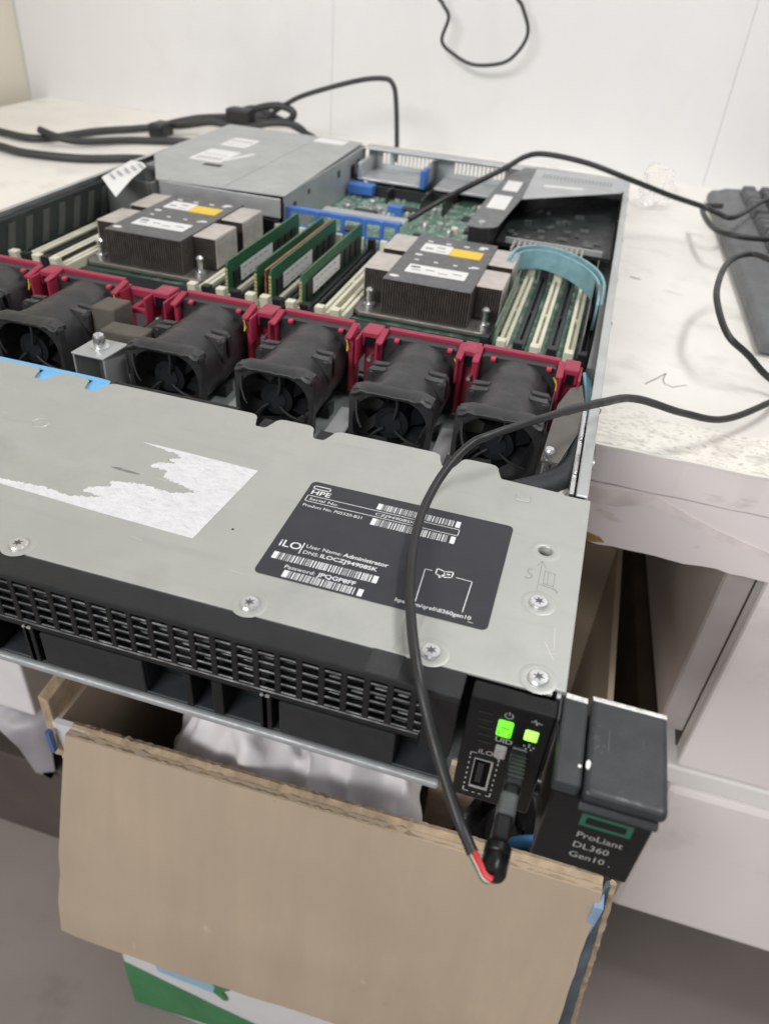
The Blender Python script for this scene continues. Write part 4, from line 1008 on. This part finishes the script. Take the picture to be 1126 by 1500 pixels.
# ------------------------------------------------------------------ cardboard box and what is in it
bx = thing('cardboard_box', 'open brown cardboard box on the floor with a big flap hanging down its front', 'box', (.10, .24, -.6))
X0, X1, Y0, Y1, ZR = -.058, .278, .090, .40, -.183
put(B().box(X0, X1, Y0, Y0+.004, -.598, ZR), 'front_wall', m_white, bx)
put(B().box(X0, X0+.004, Y0+.0045, Y1, -.598, ZR), 'side_panel', m_card, bx)
put(B().box(X1-.004, X1, Y0+.0045, Y1, -.598, ZR), 'side_panel', m_card, bx)
put(B().box(X0+.0045, X1-.0045, Y1-.004, Y1, -.598, ZR), 'back_wall_panel', m_card, bx)
put(B().box(X0+.0045, X1-.0045, Y0+.0045, Y1-.0045, -.599, -.595), 'bottom', m_card, bx)
put(B().prism([(X0-.0004, -.598), (X1, -.560), (X1, -.565), (.12, -.560), (.03, -.540), (X0-.0004, -.516)], Y0-.0012, Y0-.0003, axis=1), 'green_band', m_cgreen, bx)
put(B().prism([(-.0265, -.490), (-.0235, -.508), (.0360, -.511), (.030, -.470), (-.026, -.470)], Y0-.0012, Y0-.0003, axis=1), 'blue_patch', m_cblue, bx)
put(B().prism([(.0250, -.486), (.0310, -.494), (.0290, -.506), (.0380, -.516), (.0420, -.513), (.0370, -.500), (.0450, -.490), (.0360, -.484)], Y0-.0022, Y0-.0013, axis=1), 'green_leaf', m_cgreen, bx)
# hanging front flap, a slightly bowed sheet with a worn outline
def flap_sheet(rows, cols, f, th):
    b = B(); gr = []
    for side in (0, 1):
        g_ = [[b.bm.verts.new(Vector(f(i/cols, j/rows))+Vector((0, -th*side, 0))) for i in range(cols+1)] for j in range(rows+1)]; gr.append(g_)
    for side, g_ in enumerate(gr):
        for j in range(rows):
            for i in range(cols): b.bm.faces.new((g_[j][i], g_[j][i+1], g_[j+1][i+1], g_[j+1][i]))
    for (a, c) in [((j, 0), (j+1, 0)) for j in range(rows)]+[((j, cols), (j+1, cols)) for j in range(rows)]+[((0, i), (0, i+1)) for i in range(cols)]+[((rows, i), (rows, i+1)) for i in range(cols)]:
        b.bm.faces.new((gr[0][a[0]][a[1]], gr[0][c[0]][c[1]], gr[1][c[0]][c[1]], gr[1][a[0]][a[1]]))
    return b
def ff(u, v):
    x = -.0450+u*(.3215+.004*v)-.021*v*(1-u)**2
    y = .0885-.0275*v-.006*math.sin(v*2.6)-.003*math.sin(u*5+1)*v+.0022*v*noise.noise(Vector((u*5, v*4, 6)))+.0065*v*max(0, 1-abs(u-.62-.18*v)*9)
    z = -.1835-(.198+.004*u)*v+(.002*noise.noise(Vector((u*9, 2, 0)))+.0008*noise.noise(Vector((u*90, 2, 0))))*(v > .97)+.0015*noise.noise(Vector((u*60, 5, 0)))*(v < .02)+.010*u*(1-v)
    x += (.0010*noise.noise(Vector((v*7, 7, u)))+.0005*noise.noise(Vector((v*70, 7, u))))*(u < .01 or u > .99)
    return (x, y, z)
put(flap_sheet(26, 70, ff, .0042), 'front_flap', m_card, bx, smooth=50)
rim = B(); rr = random.Random(2)
n = 260; prev = None
for i in range(n+1):
    u = i/n; x = -.045+u*.3215; z = -.1835+.010*u
    q1, q2, q3 = (noise.noise(Vector((u*90, k, 0)))+.6*noise.noise(Vector((u*260, k, 3))) for k in (1, 5, 9))
    am = .35+1.5*abs(noise.noise(Vector((u*11, 3, 8)))); q1 *= am; q2 *= am; q3 *= am
    ring = [rim.bm.verts.new(p) for p in ((x, .0838+q2*.0012, z-.0035+q1*.0012), (x, .0852+q2*.0010, z+.0004+q1*.0009), (x, .0885, z-.0006+q3*.0007), (x, .0925+q3*.0010, z+.0012+q2*.0016), (x, .0956+q1*.0010, z-.0005+q3*.0018), (x, .0956, z-.007))]
    if prev:
        for k in range(6): rim.bm.faces.new((prev[k], prev[(k+1) % 6], ring[(k+1) % 6], ring[k]))
    else: rim.bm.faces.new(ring)
    prev = ring
rim.bm.faces.new(prev[::-1])
put(rim, 'frayed_fold', m_cardedge, bx)
# left side flap folded outward a little and its torn corner
put(B().hexa([(-.062, .0890, -.215), (-.054, .0890, -.215), (-.054, .30, -.205), (-.062, .30, -.205), (-.067, .093, -.166), (-.060, .093, -.168), (-.060, .30, -.150), (-.066, .30, -.148)]).jitter(.002, 60), 'side_flap', m_cardedge, bx, bevel=.0008)
put(B().box(-.0590, -.0560, .0835, .0870, -.205, -.186), 'tape_scrap', mat('blue_tape_scrap', (.06, .12, .28), .5), bx)
# right side flap hanging outside, printed slate outside, its torn raw edge
def fs(u, v):
    return (.2772+u*(.0045+.0150*v)+.0010*noise.noise(Vector((v*20, u*3, 1))), .0885-.006*v+u*.008+.002*math.sin(v*7+u*3), -.179-.165*v-.012*v*u+.003*noise.noise(Vector((u*30, 3, 3)))*(v > .95))
put(flap_sheet(24, 8, fs, .004), 'printed_side_flap', m_cslate, bx, smooth=50)
te = B()
te.tube([Vector(fs(1, v))+Vector((.0012, -.002, .001)) for v in (0, .15, .3, .45, .6, .75, .9, 1)], .0021, 7, 6); te.jitter(.0010, 240)
put(te, 'torn_flap_edge', m_cardedge, bx)
put(B().hexa([(.2735, .0795, -.23), (.2772, .0795, -.23), (.279, .0885, -.23), (.276, .0885, -.23), (.2740, .080, -.181), (.2790, .080, -.181), (.280, .0885, -.181), (.2760, .0885, -.181)]).jitter(.0012, 80), 'blue_tape', mat('pale_blue_tape', (.22, .32, .46), .5, 0, .2, 90), bx)

def crumple(name, m, cx_, cy_, zb, sx, sy_, h, seed, label, cat, n=60, pw=.6):
    b = B(); g_ = []
    for j in range(n+1):
        row = []
        for i in range(n+1):
            u, v = i/n*2-1, j/n*2-1; d = max(0, 1-(abs(u)**3.2+abs(v)**3.2)*.62)
            p = Vector((u*2.2+seed, v*2.2, seed*.7)); f = noise.noise(p)+.4*noise.noise(p*2.3)+.10*abs(noise.noise(p*5))
            ridge = 1-abs(noise.noise(p*1.4+Vector((9, 2, 4))))
            row.append(b.bm.verts.new((cx_+u*sx+.006*noise.noise(p*3), cy_+v*sy_+.006*noise.noise(p*3+Vector((5, 5, 5))), zb+h*(d**pw)*(.80+.13*f+.10*ridge))))
        g_.append(row)
    for j in range(n):
        for i in range(n): b.bm.faces.new((g_[j][i], g_[j][i+1], g_[j+1][i+1], g_[j+1][i]))
    bd = [g_[0][i] for i in range(n+1)]+[g_[j][n] for j in range(1, n+1)]+[g_[n][i] for i in range(n-1, -1, -1)]+[g_[j][0] for j in range(n-1, 0, -1)]
    b.bm.faces.new(bd[::-1])
    o = b.build(name, m, None, smooth=55); tag(o, label, cat); return o
crumple('plastic_bag', m_bag, .084, .200, -.40, .088, .102, .262, 3.1, 'crumpled translucent white plastic bag bulging out of the cardboard box', 'bag', 80, .22)
crumple('black_bundle', mat('black_scrap_plastic', (.018, .019, .020), .35, 0, .3, 60), .225, .17, -.40, .042, .065, .185, 8.4, 'dark bundle stuffed in the box corner under the control panel', 'scrap', 40)
tw = B().tube([(.222, .125, -.232), (.232, .118, -.205), (.246, .112, -.186), (.262, .108, -.176), (.270, .12, -.20)], .0034, 10, 8).build('blue_strap', mat('blue_strap_plastic', (.05, .22, .48), .4), None, smooth=60); tag(tw, 'short blue strap sticking up in the box below the server ear', 'strap')
pk = B().hexa([(.172, .15, -.30), (.185, .15, -.30), (.20, .25, -.30), (.172, .25, -.30), (.172, .15, -.195), (.210, .15, -.192), (.210, .25, -.18), (.172, .25, -.18)]).build('cardboard_piece', m_cardedge, None, bevel=.001); tag(pk, 'brown cardboard offcut standing between the white bag and dark bundle in the box', 'cardboard')
# left, under the desk
ct = B().box(-.56, -.195, .202, .40, -.3705, -.20).jitter(.002, 30).build('carton', mat('white_carton', (.74, .72, .74), .5, 0, .05, 20), None, bevel=.002); tag(ct, 'plain white carton resting on a grey bag in the shade under the desk', 'carton')
crumple('grey_plastic_bag', m_purple, -.345, .300, -.460, .150, .105, .0890, 5.7, 'grey plastic bag squashed under the white carton beneath the desk', 'bag', 40, .15)
cr = B().box(-.50, -.115, .205, .42, -.60, -.4605).build('shade_block', m_cabdark, None, bevel=.002); tag(cr, 'added dark brown block below the grey bag, standing in for desk shade on the floor', 'shade_block')  # dark block added to fill the floor area shaded by the desk

def islands(o):
    """give every separate piece of a part an object of its own"""
    bm = bmesh.new(); bm.from_mesh(o.data); seen = set(); groups = []
    for v in bm.verts:
        if v in seen: continue
        st = [v]; seen.add(v); gset = []
        while st:
            a = st.pop(); gset.append(a)
            for e in a.link_edges:
                b = e.other_vert(a)
                if b not in seen: seen.add(b); st.append(b)
        groups.append([a.index for a in gset])
    bm.free()
    if len(groups) < 2: return
    src = o.data; base = o.name.split('.')[0]; first = True
    for gi in groups:
        keep = set(gi); m2 = bmesh.new(); m2.from_mesh(src); m2.verts.ensure_lookup_table()
        bmesh.ops.delete(m2, geom=[v for v in m2.verts if v.index not in keep], context='VERTS')
        me = bpy.data.meshes.new(base); m2.to_mesh(me); m2.free(); me.materials.append(src.materials[0])
        if first: o.data = me; first = False
        else:
            c = o.copy(); c.data = me; C.objects.link(c); c.parent = o.parent
SPLIT = {'sticker_print', 'cover_seal', 'supply_sticker', 'riser_sticker', 'floor_rail', 'rivet', 'side_perforation', 'side_slot', 'side_stud', 'plate_sticker', 'side_sticker', 'card_rail', 'rubber_mount', 'supply_connector', 'pale_wire', 'signal_wire', 'locating_pin'}
for o in list(C.objects):
    if o.type == 'MESH' and o.name.split('.')[0] in SPLIT: islands(o)
